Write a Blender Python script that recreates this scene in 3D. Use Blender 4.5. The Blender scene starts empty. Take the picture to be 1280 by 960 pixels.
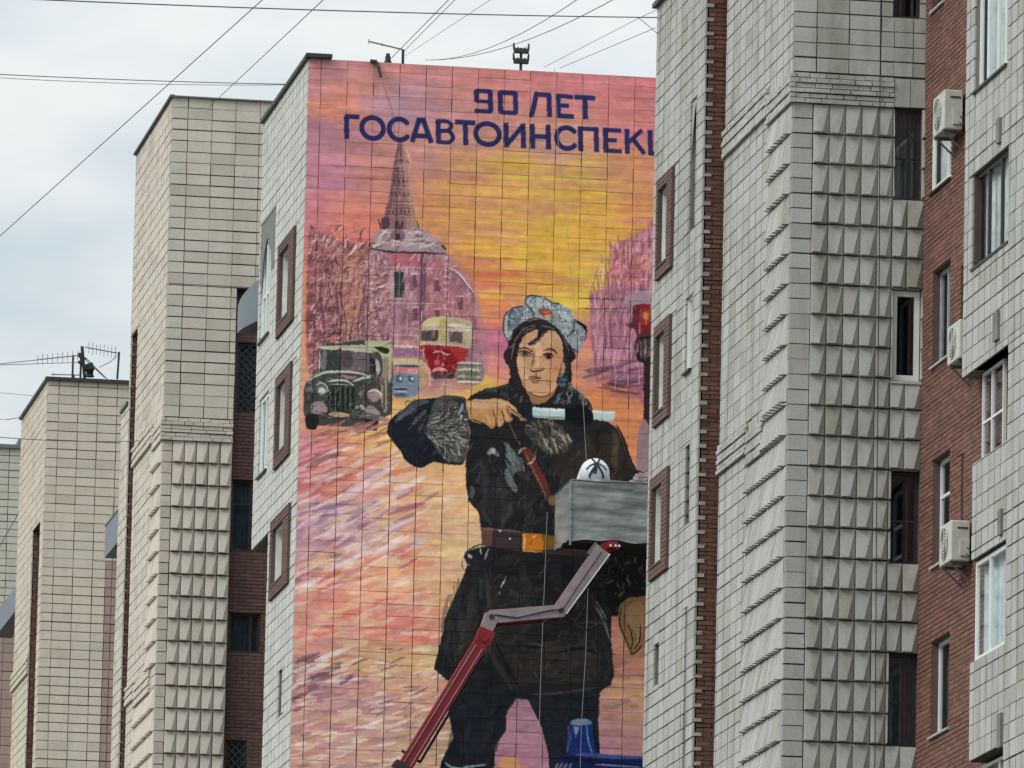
import bpy, bmesh, math, random
import numpy as np
from mathutils import Vector, Matrix

scene = bpy.context.scene
random.seed(4)

# ------------------------------------------------------------------ camera
F_PX = 9931.7                                   # focal length in pixels of the 1280 px wide photograph
AZ, PITCH, ROLL = [math.radians(v) for v in (9.308, 9.698, 1.2827)]
CAM = np.array([0.0, 0.0, 1.6])
_fw = np.array([math.sin(AZ) * math.cos(PITCH), math.cos(AZ) * math.cos(PITCH), math.sin(PITCH)])
_r0 = np.array([math.cos(AZ), -math.sin(AZ), 0.0]); _u0 = np.cross(_r0, _fw)
RI = math.cos(ROLL) * _r0 + math.sin(ROLL) * _u0
UP = -math.sin(ROLL) * _r0 + math.cos(ROLL) * _u0
cam_data = bpy.data.cameras.new('camera')
cam = bpy.data.objects.new('camera', cam_data)
scene.collection.objects.link(cam)
scene.camera = cam
cam_data.sensor_width = 36.0
cam_data.lens = F_PX / 1280 * 36.0
cam_data.clip_start = 1.0
cam_data.clip_end = 6000.0
cam.matrix_world = Matrix(((RI[0], UP[0], -_fw[0], CAM[0]), (RI[1], UP[1], -_fw[1], CAM[1]), (RI[2], UP[2], -_fw[2], CAM[2]), (0, 0, 0, 1)))

# ------------------------------------------------------------------ sky and sun (overcast; the veiled sun stands to the left, a little behind the camera)
SUN_EL, SUN_AZ = math.radians(40), math.radians(-112)      # azimuth measured from +Y towards +X
world = bpy.data.worlds.new('World'); scene.world = world; world.use_nodes = True
nt = world.node_tree; nt.nodes.clear()
N = nt.nodes.new; LK = nt.links.new
w_out = N('ShaderNodeOutputWorld'); w_bg = N('ShaderNodeBackground'); w_bg.inputs[1].default_value = 0.1
sky = N('ShaderNodeTexSky'); sky.sky_type = 'NISHITA'; sky.sun_disc = False
sky.sun_elevation = SUN_EL; sky.sun_rotation = SUN_AZ
tc = N('ShaderNodeTexCoord')
mp = N('ShaderNodeMapping'); mp.inputs['Scale'].default_value = (20.0, 20.0, 46.0); mp.inputs['Location'].default_value = (0.35, 0.2, 0.1)
n1 = N('ShaderNodeTexNoise'); n1.inputs['Scale'].default_value = 1.0; n1.inputs['Detail'].default_value = 5; n1.inputs['Roughness'].default_value = .45
LK(tc.outputs['Generated'], mp.inputs['Vector']); LK(mp.outputs[0], n1.inputs['Vector'])
rp = N('ShaderNodeValToRGB'); rp.color_ramp.elements[0].position = .34; rp.color_ramp.elements[1].position = .60
rp.color_ramp.elements[0].color = (5.5, 6.6, 7.3, 1); rp.color_ramp.elements[1].color = (8.25, 8.6, 8.65, 1)
LK(n1.outputs[0], rp.inputs[0])
mx = N('ShaderNodeMixRGB'); mx.inputs[0].default_value = .97
# overcast skies grow brighter towards the zenith: (1 + 2 sin h) / 3
sz = N('ShaderNodeSeparateXYZ'); LK(tc.outputs['Generated'], sz.inputs[0])
ov = N('ShaderNodeMapRange'); ov.inputs[1].default_value = 0.0; ov.inputs[2].default_value = 1.0; ov.inputs[3].default_value = 1 / 1.34; ov.inputs[4].default_value = 3 / 1.34
LK(sz.outputs[2], ov.inputs[0])
vs = N('ShaderNodeVectorMath'); vs.operation = 'SCALE'; LK(rp.outputs[0], vs.inputs[0]); LK(ov.outputs[0], vs.inputs['Scale'])
LK(sky.outputs[0], mx.inputs[1]); LK(vs.outputs[0], mx.inputs[2]); LK(mx.outputs[0], w_bg.inputs[0]); LK(w_bg.outputs[0], w_out.inputs[0])

sun_data = bpy.data.lights.new('sun', 'SUN'); sun_data.energy = 2.1; sun_data.angle = math.radians(25); sun_data.color = (1.0, .97, .92)
sun = bpy.data.objects.new('sun', sun_data); scene.collection.objects.link(sun)
sd = Vector((math.sin(SUN_AZ) * math.cos(SUN_EL), math.cos(SUN_AZ) * math.cos(SUN_EL), math.sin(SUN_EL)))
sun.rotation_euler = sd.to_track_quat('Z', 'Y').to_euler()
sun.location = (-60, 20, 60)
scene.view_settings.view_transform = 'Standard'; scene.view_settings.look = 'None'
scene.view_settings.exposure = 0.0; scene.view_settings.gamma = 1.0

scene.render.engine = 'CYCLES'


# ------------------------------------------------------------------ survey helper: a measured photo point on a known wall plane -> metres
def ray(x, y):
    return RI * (x - 640) - UP * (y - 480) + _fw * F_PX


def P(x, y, X=None, Y=None):
    v = ray(x, y); t = (X - CAM[0]) / v[0] if X is not None else (Y - CAM[1]) / v[1]
    return CAM + t * v


def Q(p):
    w = np.array(p) - CAM; d = w @ _fw
    return 640 + F_PX * (w @ RI) / d, 480 - F_PX * (w @ UP) / d


YR, YM, YL, YF, YG = 119.84, 151.58, 166.0, 204.5, 252.6     # depth of the front walls
XR = P(987, 480, Y=YR)[0]; XB = P(1152, 480, Y=YR)[0]; X0 = XB - .28
XM = P(377, 480, Y=YM)[0]; XL = P(207, 480, Y=YL)[0]; XF = P(55.5, 660, Y=YF)[0]
# ------------------------------------------------------------------ mural paint
MX0, MX1, MZ0, MZ1, MS = 20.55, 30.75, 13.0, 34.5, 84.0
MW, MH = int((MX1 - MX0) * MS), int((MZ1 - MZ0) * MS)
mrng = np.random.RandomState(7)
canvas = np.zeros((MH, MW, 3), np.float32)


def mur(pts):
    """photo measurements -> metres on the painted wall -> canvas"""
    o = []
    for x, y in pts:
        q = P(x, y, Y=YM)
        o.append(((q[0] - MX0) * MS, (MZ1 - q[2]) * MS))
    return np.array(o)


MPX = float(mur([(601, 500)])[0][0] - mur([(600, 500)])[0][0])   # canvas px per photo px


def smooth_pts(p, n=5, closed=True):
    p = np.asarray(p, float); N = len(p); out = []
    rngi = range(N if closed else N - 1)
    for i in rngi:
        if closed: a, b, c, d = p[i - 1], p[i], p[(i + 1) % N], p[(i + 2) % N]
        else: a, b, c, d = p[max(i - 1, 0)], p[i], p[i + 1], p[min(i + 2, N - 1)]
        for k in range(n):
            t = k / n
            out.append(.5 * ((2 * b) + (c - a) * t + (2 * a - 5 * b + 4 * c - d) * t * t + (3 * b - a - 3 * c + d) * t ** 3))
    if not closed: out.append(p[-1])
    return np.array(out)


def mbox(p, pad):
    x0 = max(int(p[:, 0].min() - pad), 0); x1 = min(int(p[:, 0].max() + pad) + 2, MW)
    y0 = max(int(p[:, 1].min() - pad), 0); y1 = min(int(p[:, 1].max() + pad) + 2, MH)
    return x0, x1, y0, y1


def pmask(p, x0, x1, y0, y1):
    xs = np.arange(x0, x1) + .5; m = np.zeros((y1 - y0, x1 - x0), bool)
    n = len(p)
    ax, ay = p[:, 0], p[:, 1]; bx, by = np.roll(ax, -1), np.roll(ay, -1)
    for j in range(y1 - y0):
        yy = y0 + j + .5
        s = (ay > yy) != (by > yy)
        if s.any():
            c = ax[s] + (yy - ay[s]) * (bx[s] - ax[s]) / (by[s] - ay[s])
            m[j] = (np.sum(xs[:, None] < c[None, :], axis=1) % 2) == 1
    return m


def soft(m, k):
    m = m.astype(np.float32)
    for _ in range(k):
        q = np.pad(m, 1, mode='edge')
        m = (q[:-2, 1:-1] + q[2:, 1:-1] + q[1:-1, :-2] + q[1:-1, 2:] + 2 * q[1:-1, 1:-1]) / 6
    return m


def vnoise(h, w, sy, sx, seed, octs=3):
    r = np.random.RandomState(seed); o = np.zeros((h, w), np.float32); amp = 1; tot = 0
    for k in range(octs):
        gh, gw = int(h / sy) + 3, int(w / sx) + 3
        g = r.rand(gh, gw).astype(np.float32)
        yy = np.arange(h) / sy; xx = np.arange(w) / sx
        yi, xi = yy.astype(int), xx.astype(int); fy, fx = (yy - yi), (xx - xi)
        fy = (fy * fy * (3 - 2 * fy))[:, None]; fx = (fx * fx * (3 - 2 * fx))[None]
        a = g[yi][:, xi]; b = g[yi][:, xi + 1]; c = g[yi + 1][:, xi]; d = g[yi + 1][:, xi + 1]
        o += amp * ((a * (1 - fx) + b * fx) * (1 - fy) + (c * (1 - fx) + d * fx) * fy)
        tot += amp; amp *= .55; sy = max(sy / 2, 1); sx = max(sx / 2, 1)
    return o / tot


def poly(pts, col, a=1., sm=True, feather=1, grain=0.):
    p = mur(pts)
    if sm: p = smooth_pts(p)
    x0, x1, y0, y1 = mbox(p, feather + 1)
    if x1 <= x0 or y1 <= y0: return
    m = soft(pmask(p, x0, x1, y0, y1), feather)[..., None] * a
    c = np.array(col, np.float32)[None, None]
    if grain:
        c = c * (1 + grain * (vnoise(y1 - y0, x1 - x0, 9, 13, len(pts) + x0)[..., None] - .5) * 2)
    canvas[y0:y1, x0:x1] = canvas[y0:y1, x0:x1] * (1 - m) + c * m


def stroke(pts, w, col, a=1., taper=True, sm=True):
    p = mur(pts)
    if sm and len(p) > 2: p = smooth_pts(p, 4, False)
    w = w * MPX / 2
    x0, x1, y0, y1 = mbox(p, w + 2)
    if x1 <= x0 or y1 <= y0: return
    X, Y = np.meshgrid(np.arange(x0, x1) + .5, np.arange(y0, y1) + .5)
    best = np.full(X.shape, 1e9); n = len(p) - 1
    for i in range(n):
        ax, ay = p[i]; bx, by = p[i + 1]; dx, dy = bx - ax, by - ay; L = dx * dx + dy * dy + 1e-6
        t = np.clip(((X - ax) * dx + (Y - ay) * dy) / L, 0, 1)
        d = np.hypot(X - ax - t * dx, Y - ay - t * dy)
        s = (i + t) / n
        ww = w * (np.sqrt(np.clip(1 - (2 * s - 1) ** 2, 0, 1)) * .85 + .15) if taper else w
        best = np.minimum(best, d - ww)
    m = (np.clip(.5 - best, 0, 1) * a)[..., None].astype(np.float32)
    canvas[y0:y1, x0:x1] = canvas[y0:y1, x0:x1] * (1 - m) + np.array(col, np.float32) * m


def inpoly(x, y, pg):
    c = False; j = len(pg) - 1
    for i in range(len(pg)):
        xi, yi = pg[i]; xj, yj = pg[j]
        if (yi > y) != (yj > y) and x < (xj - xi) * (y - yi) / (yj - yi) + xi: c = not c
        j = i
    return c


def scatter(region, n, ang, angv, ln, w, pal, a=.7, curve=.1):
    xs = [q[0] for q in region]; ys = [q[1] for q in region]; k = 0
    while k < n:
        x = mrng.uniform(min(xs), max(xs)); y = mrng.uniform(min(ys), max(ys))
        if not inpoly(x, y, region): 
            k += .2; continue
        k += 1
        t = math.radians(ang + mrng.uniform(-angv, angv)); l = ln * mrng.uniform(.5, 1.4) / 2
        dx, dy = math.cos(t) * l, -math.sin(t) * l; c = mrng.uniform(-curve, curve)
        stroke([(x - dx, y - dy), (x - dy * c, y + dx * c), (x + dx, y + dy)], w * mrng.uniform(.6, 1.3),
               pal[mrng.randint(len(pal))], a * mrng.uniform(.6, 1))


def cr(pts, ox, oy, s):
    return [(ox + a / s, oy + b / s) for a, b in pts]


def paint_mural():
    # ---- ground colours of the sunset and the snowy road
    S = [(400,90,185,120,125),(500,90,197,122,117),(600,100,205,122,117),(700,100,207,116,120),(800,105,202,110,116),
      (430,130,216,130,96),(500,132,176,128,142),(400,160,170,115,132),(450,180,187,120,126),(600,170,192,127,118),
      (700,190,192,132,122),(800,170,197,110,112),(800,205,208,132,84),(400,220,182,115,136),(470,220,197,124,112),
      (540,200,190,130,122),(560,225,206,136,80),(650,215,216,172,68),(720,215,206,162,74),(790,222,202,135,90),
      (400,270,190,110,125),(440,270,216,120,100),(560,260,206,136,80),(650,270,208,152,74),(750,260,218,168,58),
      (800,275,200,115,80),(450,300,216,112,92),(590,300,208,138,78),(680,310,218,168,54),(760,300,218,162,58),
      (620,340,217,112,70),(680,340,217,142,54),(740,340,217,178,58),(765,372,217,166,60),(700,366,222,190,62),
      (610,390,217,120,76),(620,420,196,104,132),(620,442,180,92,132),(615,470,206,116,110),(600,482,220,176,66),
      (740,420,202,110,110),(740,460,206,130,95),(765,500,217,130,68),(790,480,182,100,106),(782,540,207,122,74),
      (550,486,217,162,90),(480,545,222,188,94),(400,560,206,122,132),(440,560,217,140,96),(400,602,208,106,106),
      (450,600,217,134,112),(520,600,222,166,112),(580,622,222,172,116),(400,650,170,118,142),(450,650,190,150,152),
      (520,642,217,162,122),(590,680,218,176,124),(400,700,190,140,142),(450,700,222,140,108),(520,700,222,160,108),
      (580,750,217,166,108),(390,740,217,132,118),(450,760,222,132,108),(520,780,217,128,115),(400,800,206,140,130),
      (450,822,202,156,108),(520,822,207,162,104),(400,862,168,114,126),(440,882,186,130,136),(500,872,202,145,124),
      (400,922,187,130,126),(460,932,192,146,130),(520,932,197,156,120),(780,822,172,110,90),(790,882,187,136,104),
      (760,902,176,120,120),(700,945,172,112,130),(650,905,168,116,134),(900,300,205,130,90),(900,600,200,130,110),
      (900,900,180,130,110),(900,120,196,112,116),(450,1150,180,140,130),(750,1200,175,125,125)]
    q = 6; gh, gw = MH // q + 1, MW // q + 1
    sp = mur([(s[0], s[1]) for s in S]); sc = np.array([s[2:] for s in S], float)
    X, Y = np.meshgrid(np.arange(gw) * q, np.arange(gh) * q)
    wx = (vnoise(gh, gw, 6, 30, 3) - .5) * 90; wy = (vnoise(gh, gw, 5, 40, 4) - .5) * 60
    acc = np.zeros((gh, gw, 3)); tw = np.zeros((gh, gw, 1))
    for (px, py), c in zip(sp, sc):
        d = ((X + wx - px) / 1.7) ** 2 + (Y + wy - py) ** 2
        w = (1 / (d + 300) ** 1.8)[..., None]; acc += w * c; tw += w
    low = acc / tw
    yi = np.minimum(np.arange(MH) / q, gh - 1.01); xi = np.minimum(np.arange(MW) / q, gw - 1.01)
    y0, x0 = yi.astype(int), xi.astype(int); fy, fx = (yi - y0)[:, None, None], (xi - x0)[None, :, None]
    up = (low[y0][:, x0] * (1 - fx) + low[y0][:, x0 + 1] * fx) * (1 - fy) + (low[y0 + 1][:, x0] * (1 - fx) + low[y0 + 1][:, x0 + 1] * fx) * fy
    canvas[:] = up
    streak = vnoise(MH, MW, 7, 110, 11, 4)[..., None]
    canvas[:] *= 1 + .16 * (streak - .5) * 1.6
    # sky brush work
    sky = [(386, 76), (900, 90), (900, 430), (760, 470), (600, 480), (390, 330)]
    scatter(sky, 420, -2, 4, 60, 5.5, [(214,128,98),(176,122,142),(200,118,120),(186,112,134),(206,136,120)], .22)
    scatter([(540,205),(810,210),(812,400),(730,400),(640,350),(540,280)], 200, -2, 3, 62, 5.5, [(222,182,58),(224,190,76),(214,150,60),(206,130,76),(190,130,118)], .3)
    scatter([(590,300),(760,300),(760,380),(640,360),(600,400)], 70, -2, 3, 54, 5, [(226,196,60),(220,120,62),(228,176,50)], .35)
    # road brush work
    road = [(378, 540), (480, 530), (560, 590), (600, 640), (600, 690), (560, 860), (560, 1010), (362, 1010)]
    scatter(road, 420, 8, 14, 34, 7, [(222,174,128),(212,134,120),(190,148,160),(232,204,166),(208,168,124),(220,150,116),(224,186,160)], .36)
    scatter([(378, 560), (520, 560), (540, 700), (378, 730)], 80, 27, 11, 38, 6, [(150,92,116),(202,172,178),(214,108,100),(222,190,182),(226,204,190),(206,122,126)], .7)
    scatter([(378, 630), (450, 600), (470, 660), (376, 730)], 16, 26, 8, 40, 7.5, [(130,88,116),(142,98,126),(158,114,138),(122,84,104)], .65)
    scatter([(378, 560), (450, 545), (450, 600), (378, 610)], 12, 22, 8, 34, 5, [(150,86,90),(156,88,86),(214,102,98)], .75)
    scatter([(372, 700), (520, 660), (545, 800), (372, 810)], 90, 14, 14, 30, 7, [(226,112,96),(220,126,106),(226,176,128),(214,96,90),(226,188,160)], .6)
    scatter([(369, 812), (450, 806), (430, 856), (368, 890)], 26, 27, 9, 36, 6.5, [(110,74,88),(126,86,92),(146,106,108),(214,200,190)], .9)
    scatter([(376, 590), (560, 610), (560, 800), (370, 800)], 90, 12, 12, 26, 5, [(230,200,176),(216,184,182),(228,186,150),(222,168,128),(232,212,196)], .45)
    scatter([(376, 560), (500, 560), (500, 700), (376, 760)], 46, 24, 9, 34, 4.5, [(232,212,206),(222,196,204),(176,132,156)], .6)
    scatter([(370, 830), (545, 800), (560, 960), (366, 960)], 260, 10, 12, 22, 3.4, [(226,202,178),(216,188,170),(150,112,108),(206,156,100),(186,124,132),(228,214,196)], .62)
    scatter([(440, 820), (545, 800), (550, 900), (440, 900)], 20, 15, 25, 16, 2, [(112,82,78),(126,92,94)], .7)
    scatter([(750, 800), (806, 800), (804, 900), (750, 900)], 60, 8, 12, 22, 4, [(196,146,76),(180,106,110),(130,96,84),(186,126,96)], .55)
    scatter([(618, 950), (640, 880), (664, 880), (686, 960), (700, 1000), (610, 1000)], 60, 5, 12, 14, 3, [(176,128,146),(150,100,116),(186,140,150)], .5)
    poly([(622,960),(630,946),(645,948),(650,968),(636,985)], (206,138,84), .8, feather=6)
    # ---- far right town houses
    poly([(762,306),(790,296),(806,288),(812,276),(900,262),(900,600),(778,480),(768,420),(764,360)], (168,90,104), .85, sm=False, feather=5, grain=.25)
    poly([(736,370),(764,356),(800,360),(812,470),(790,474),(742,462),(738,420)], (156,98,120), .8, sm=False, feather=6, grain=.25)
    poly([(784,305),(800,292),(830,288),(830,304)], (176,124,142), .9)
    scatter([(738,360),(768,310),(830,290),(830,470),(742,462)], 260, 86, 10, 26, 2.2, [(120,62,92),(196,142,158),(206,124,134),(144,70,92),(216,160,168)], .6)
    scatter([(762,306),(830,286),(830,350),(764,350)], 90, 60, 60, 10, 3, [(216,120,108),(206,150,166),(180,72,84)], .7)
    scatter([(738,462),(800,452),(812,480),(736,474)], 26, 14, 8, 34, 5, [(96,62,82),(112,74,94),(170,120,142)], .8)
    scatter([(750,480),(800,480),(800,492),(750,490)], 8, -8, 4, 30, 3, [(90,54,50),(120,76,64)], .8)
    for (a, b) in (((722, 373), (790, 374)), ((722, 386), (786, 385))): stroke([a, ((a[0]+b[0])/2, a[1]+.6), b], 1.6, (74, 66, 74), .85)
    # traffic light
    poly([(783,372),(796,366),(818,362),(818,385),(786,383)], (150,126,136), 1)
    poly([(792,384),(818,384),(818,420),(796,420)], (126,30,36), 1)
    poly([(800,388),(812,388),(812,404),(801,404)], (152,48,38), .9, feather=3)
    poly([(804,391),(810,391),(810,399),(804,399)], (196,120,66), .85, feather=3)
    poly([(790,384),(796,386),(797,448),(818,450),(818,418),(806,415),(796,412),(783,408),(782,404),(790,402)], (86,44,48), 1)
    poly([(794,424),(818,422),(818,450),(798,452),(794,440)], (38,34,34), 1)
    poly([(799,428),(815,425),(816,442),(802,447)], (64,58,54), 1)
    poly([(804,448),(816,448),(815,540),(804,560)], (52,34,34), 1, sm=False)
    poly([(796,548),(805,524),(812,545),(812,600),(798,604)], (140,112,116), 1)
    poly([(830,440),(900,440),(900,1000),(830,1000)], (196,130,104), .4, feather=8)
    # ---- left tree mass and houses
    poly([(386,292),(398,296),(410,286),(420,300),(440,304),(462,310),(470,330),(470,420),(430,440),(386,470)], (146,84,88), .95, feather=5, grain=.5)
    poly([(420,330),(470,316),(490,360),(490,420),(440,440)], (178,112,96), .7, feather=7, grain=.3)
    poly([(458,330),(500,316),(560,318),(596,366),(600,480),(458,480)], (164,112,128), .55, feather=8)
    poly([(463,316),(556,317),(560,333),(574,342),(592,366),(596,420),(596,470),(463,470)], (152,104,114), .97, feather=2, grain=.3)
    poly([(487,318),(528,318),(520,332),(500,334),(486,326)], (186,84,100), .8, feather=3)
    poly([(533,335),(556,330),(558,400),(536,405)], (184,98,98), .6, feather=5)
    poly([(560,345),(585,372),(590,410),(562,400)], (176,98,104), .6, feather=4)
    poly([(525,322),(532,322),(530,420),(523,420)], (110,62,84), .8, feather=1)
    scatter([(463,320),(558,318),(590,366),(594,420),(463,430)], 420, 74, 50, 11, 1.9, [(200,164,170),(110,74,84),(186,110,112),(170,132,142),(214,190,190),(136,84,98),(180,128,140)], .55)
    poly([(493,340),(505,340),(505,372),(493,372)], (54,56,58), 1, sm=False)
    stroke([(499,341),(499,371)], 1.3, (120,110,90), .9, False); stroke([(493,356),(505,356)], 1, (100,92,80), .8, False)
    poly([(487,338),(492,338),(492,374),(487,374)], (180,140,150), .8, sm=False)
    # roof and spire
    poly([(462,304),(475,287),(522,283),(536,292),(556,309),(558,317),(462,315)], (156,130,134), 1, sm=False)
    for a, b in (((500,288),(470,312)), ((506,288),(494,315)), ((512,288),(548,312)), ((520,292),(540,314)), ((484,290),(468,306))):
        stroke([a, ((a[0]+b[0])/2, (a[1]+b[1])/2+1), b], 2.4, (110,84,88), .75)
    scatter([(465,306),(478,290),(520,287),(550,310)], 60, 15, 40, 14, 2.4, [(206,184,184),(140,108,112),(190,164,166)], .7)
    stroke([(462,311),(490,315),(520,316),(558,317)], 2.6, (66,48,50), .95)
    stroke([(462,305),(466,312)], 2, (86,60,60), .9); stroke([(552,306),(558,313)], 2.4, (60,44,44), .9)
    poly([(498,176),(503,176),(508,204),(511,232),(514,252),(519,272),(522,285),(474,287),(480,270),(486,245),(490,225),(493,204)], (142,96,96), 1, sm=False)
    poly([(503,176),(508,204),(512,232),(519,272),(521,284),(508,284),(503,230)], (166,118,104), .8, sm=False)
    stroke([(492,203),(501,201),(511,203)], 3, (96,66,70), .95); stroke([(493,207),(510,207)], 1.6, (190,150,120), .8)
    stroke([(486,245),(515,244)], 1.6, (106,70,76), .8)
    for x in (489, 494, 499, 505, 510): stroke([(x, 240), (x + .2, 246)], 1.6, (70,48,56), .9)
    for x in (495, 499, 504): stroke([(x, 212), (x - (500-x)*.3, 238)], 1.5, (90,62,70), .8)
    poly([(477,274),(485,272),(486,284),(478,286)], (70,50,58), .9); poly([(494,277),(503,277),(503,286),(494,286)], (74,56,60), .9)
    stroke([(473,274),(476,287)], 2, (84,60,64), .9); stroke([(519,274),(524,286)], 2, (96,66,66), .9)
    scatter([(495,190),(506,190),(519,280),(480,280)], 50, 88, 10, 10, 1.4, [(196,150,140),(110,76,84),(176,130,126)], .6)
    stroke([(500,180),(500.5,196)], 2.6, (96,62,70), .8); stroke([(507,186),(514,204)], 2.4, (220,184,120), .6)
    for (ya_, xa_, xb_, w_) in ((214,490.5,510,1.5),(222,489.5,511,1.2),(232,488,513,1.5),(252,484.5,516,1.6),(260,482.5,518,1.3),(268,480.5,520,1.8)):
        stroke([(xa_, ya_), ((xa_ + xb_) / 2, ya_ + .8), (xb_, ya_ + .4)], w_, (96,64,72), .8); stroke([(xa_ + 1, ya_ + 1.8), (xb_ - 1, ya_ + 2.2)], 1, (196,154,146), .6, False)
    for x in (486, 491, 496, 501, 506, 511, 516): stroke([(x, 262), (x + .2, 267)], 1.7, (70,46,54), .9)
    for x in (493, 498, 504, 508): stroke([(x, 223), (x + .1, 230)], 1.7, (74,50,58), .9)
    poly([(505,180),(509,204),(513,232),(520,272),(522,284),(515,284),(508,232),(504,204)], (176,132,112), .55, sm=False); poly([(497,180),(492,204),(486,245),(477,284),(484,284),(491,245),(496,204)], (104,68,78), .5, sm=False)
    poly([(488,292),(497,284),(506,292),(506,300),(488,300)], (120,88,94), .9, sm=False); poly([(494,292),(500,292),(500,300),(494,300)], (60,44,52), .9, sm=False)
    # windows, string courses and corner blocks of the houses
    for (wx_, wy_) in ((470,342),(516,344),(543,350),(470,384),(543,388),(572,372),(573,402),(516,386)):
        poly([(wx_,wy_),(wx_+6,wy_),(wx_+6,wy_+15),(wx_,wy_+15)], (98,62,78), .8, sm=False); stroke([(wx_-1,wy_-1.5),(wx_+7,wy_-1.5)], 1.5, (206,168,170), .8, False)
    for yy_ in (334, 378, 418): stroke([(463,yy_),(510,yy_+1),(558,yy_+2)], 1.5, (196,150,154), .7)
    for yy_ in range(322, 420, 8): stroke([(556,yy_),(560,yy_)], 2.6, (204,164,168), .7, False); stroke([(463,yy_),(467,yy_)], 2.6, (196,156,160), .7, False)
    stroke([(558,334),(574,343),(593,367)], 2.4, (206,176,178), .85); stroke([(559,337),(574,347),(592,371)], 1.6, (90,60,72), .8)
    # snow laden branches
    scatter([(388,300),(470,312),(488,350),(486,432),(388,470)], 760, 55, 60, 12, 1.5, [(204,166,170),(84,54,62),(112,68,76),(176,120,130),(200,136,112),(150,88,104),(222,196,196),(70,44,54)], .78, .6)
    scatter([(386,372),(470,372),(486,440),(388,440)], 70, 70, 40, 16, 1.8, [(84,56,64),(110,66,74),(186,150,148)], .6, .5)
    scatter([(390,286),(460,286),(466,312),(390,314)], 40, 60, 40, 13, 2.6, [(216,180,172),(110,70,70),(170,110,104)], .85, .5)
    scatter([(420,330),(478,322),(486,410),(430,420)], 90, 40, 50, 14, 3, [(206,144,96),(206,124,100),(190,150,130),(150,84,96)], .55, .6)
    for x0_, x1_ in ((432, 425), (425, 420), (405, 400), (448, 455)): stroke([(x0_, 432), (x0_, 400), (x1_, 370), (x1_ + 3, 345)], 2.0, (84,54,60), .6)
    # ---- tram and small cars
    t = lambda p: cr(p, 480, 370, 6.856)
    poly(t([(310,280),(340,220),(400,185),(540,178),(660,195),(740,220),(755,300),(740,420),(700,450),(310,430)]), (176,156,122), 1)
    poly(t([(320,240),(400,190),(520,182),(520,240),(400,262),(320,270)]), (196,178,120), .85)
    poly(t([(560,240),(700,250),(740,280),(720,300),(560,262)]), (214,196,172), .9)
    poly(t([(318,300),(460,290),(460,385),(318,390)]), (74,66,62), 1, sm=False)
    poly(t([(558,305),(672,312),(668,405),(556,392)]), (92,76,78), 1, sm=False)
    poly(t([(475,190),(525,190),(530,400),(480,390)]), (170,150,84), .8, sm=False)
    stroke(t([(310,415),(500,425),(700,450)]), 2.2, (196,170,156), .85); stroke(t([(310,285),(520,290),(720,300)]), 2, (196,176,152), .9)
    poly(t([(308,430),(500,428),(700,455),(690,560),(640,660),(560,690),(400,650),(330,560),(305,520)]), (142,22,34), 1)
    poly(t([(560,440),(700,460),(700,560),(640,560),(600,520)]), (196,60,50), .55, feather=4)
    stroke(t([(415,488),(480,475),(520,500),(565,505)]), 2.2, (226,170,160), .95); stroke(t([(470,500),(460,530),(440,570)]), 2, (216,90,86), .7)
    poly(t([(430,560),(470,552),(475,585),(435,592)]), (190,96,100), .8); poly(t([(492,575),(515,578),(512,600),(492,596)]), (214,120,120), .9)
    stroke(t([(410,645),(470,625),(540,640)]), 4, (216,140,134), .9)
    poly(t([(400,660),(600,655),(610,700),(430,710)]), (70,48,50), .95)
    scatter(t([(400,715),(620,710),(620,790),(400,800)]), 30, 0, 6, 20, 4, [(150,104,110),(206,150,110),(186,120,110)], .6)
    poly(t([(640,580),(700,562),(800,566),(845,600),(850,700),(800,760),(640,750),(608,700),(612,650)]), (128,118,106), 1)
    for yy, c in ((575,(206,190,170)),(600,(104,92,92)),(632,(196,190,160)),(662,(88,96,78)),(692,(196,186,160)),(715,(96,84,84)),(738,(206,196,176))):
        stroke(t([(625,yy),(700,yy-3),(830,yy+4)]), 2.6, c, .85)
    poly(t([(700,650),(780,648),(790,690),(710,695)]), (86,104,70), .7)
    # blue car behind the truck
    poly(t([(80,420),(300,430),(390,640),(400,760),(300,850),(70,860)]), (206,140,112), .6, feather=5)
    poly(t([(80,450),(290,440),(290,520),(80,520)]), (142,98,134), .95, sm=False); stroke(t([(80,425),(290,440)]), 3, (216,190,170), .9)
    poly(t([(80,540),(300,545),(305,600),(80,598)]), (196,176,132), .95)
    stroke(t([(85,600),(300,604)]), 3.4, (66,74,96), .95)
    poly(t([(82,620),(290,618),(285,670),(82,670)]), (206,112,104), .9); poly(t([(210,630),(280,630),(280,668),(210,660)]), (216,160,170), .8)
    poly(t([(82,680),(300,680),(300,790),(260,860),(80,860)]), (112,126,142), 1)
    for x in (130, 232):
        poly(t([(x-26,690),(x+22,690),(x+26,735),(x-22,740)]), (66,88,104), .95); poly(t([(x,700),(x+20,702),(x+18,724),(x+2,722)]), (206,214,214), .9)
    stroke(t([(80,800),(190,802)]), 3.4, (52,58,72), .95); stroke(t([(80,815),(190,820)]), 2, (176,170,180), .9); stroke(t([(80,850),(200,850)]), 4, (70,66,76), .8)
    poly(t([(300,600),(350,590),(385,660),(350,800),(300,810)]), (176,140,104), .8, feather=2); stroke(t([(330,560),(385,650),(385,760)]), 4, (216,140,124), .85)
    # ---- the truck
    k = lambda p: cr(p, 370, 410, 6.4)
    poly(k([(180,170),(240,130),(560,95),(760,130),(770,380),(760,690),(660,740),(560,760),(540,800),(160,780),(60,700),(60,520),(80,440),(170,370)]), (66,66,62), 1, sm=False)
    poly(k([(190,150),(350,140),(560,140),(600,180),(600,200),(240,175)]), (176,168,140), 1)
    poly(k([(560,100),(750,120),(765,200),(755,420),(700,400),(680,220),(600,180),(565,150)]), (166,168,130), 1)
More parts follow.
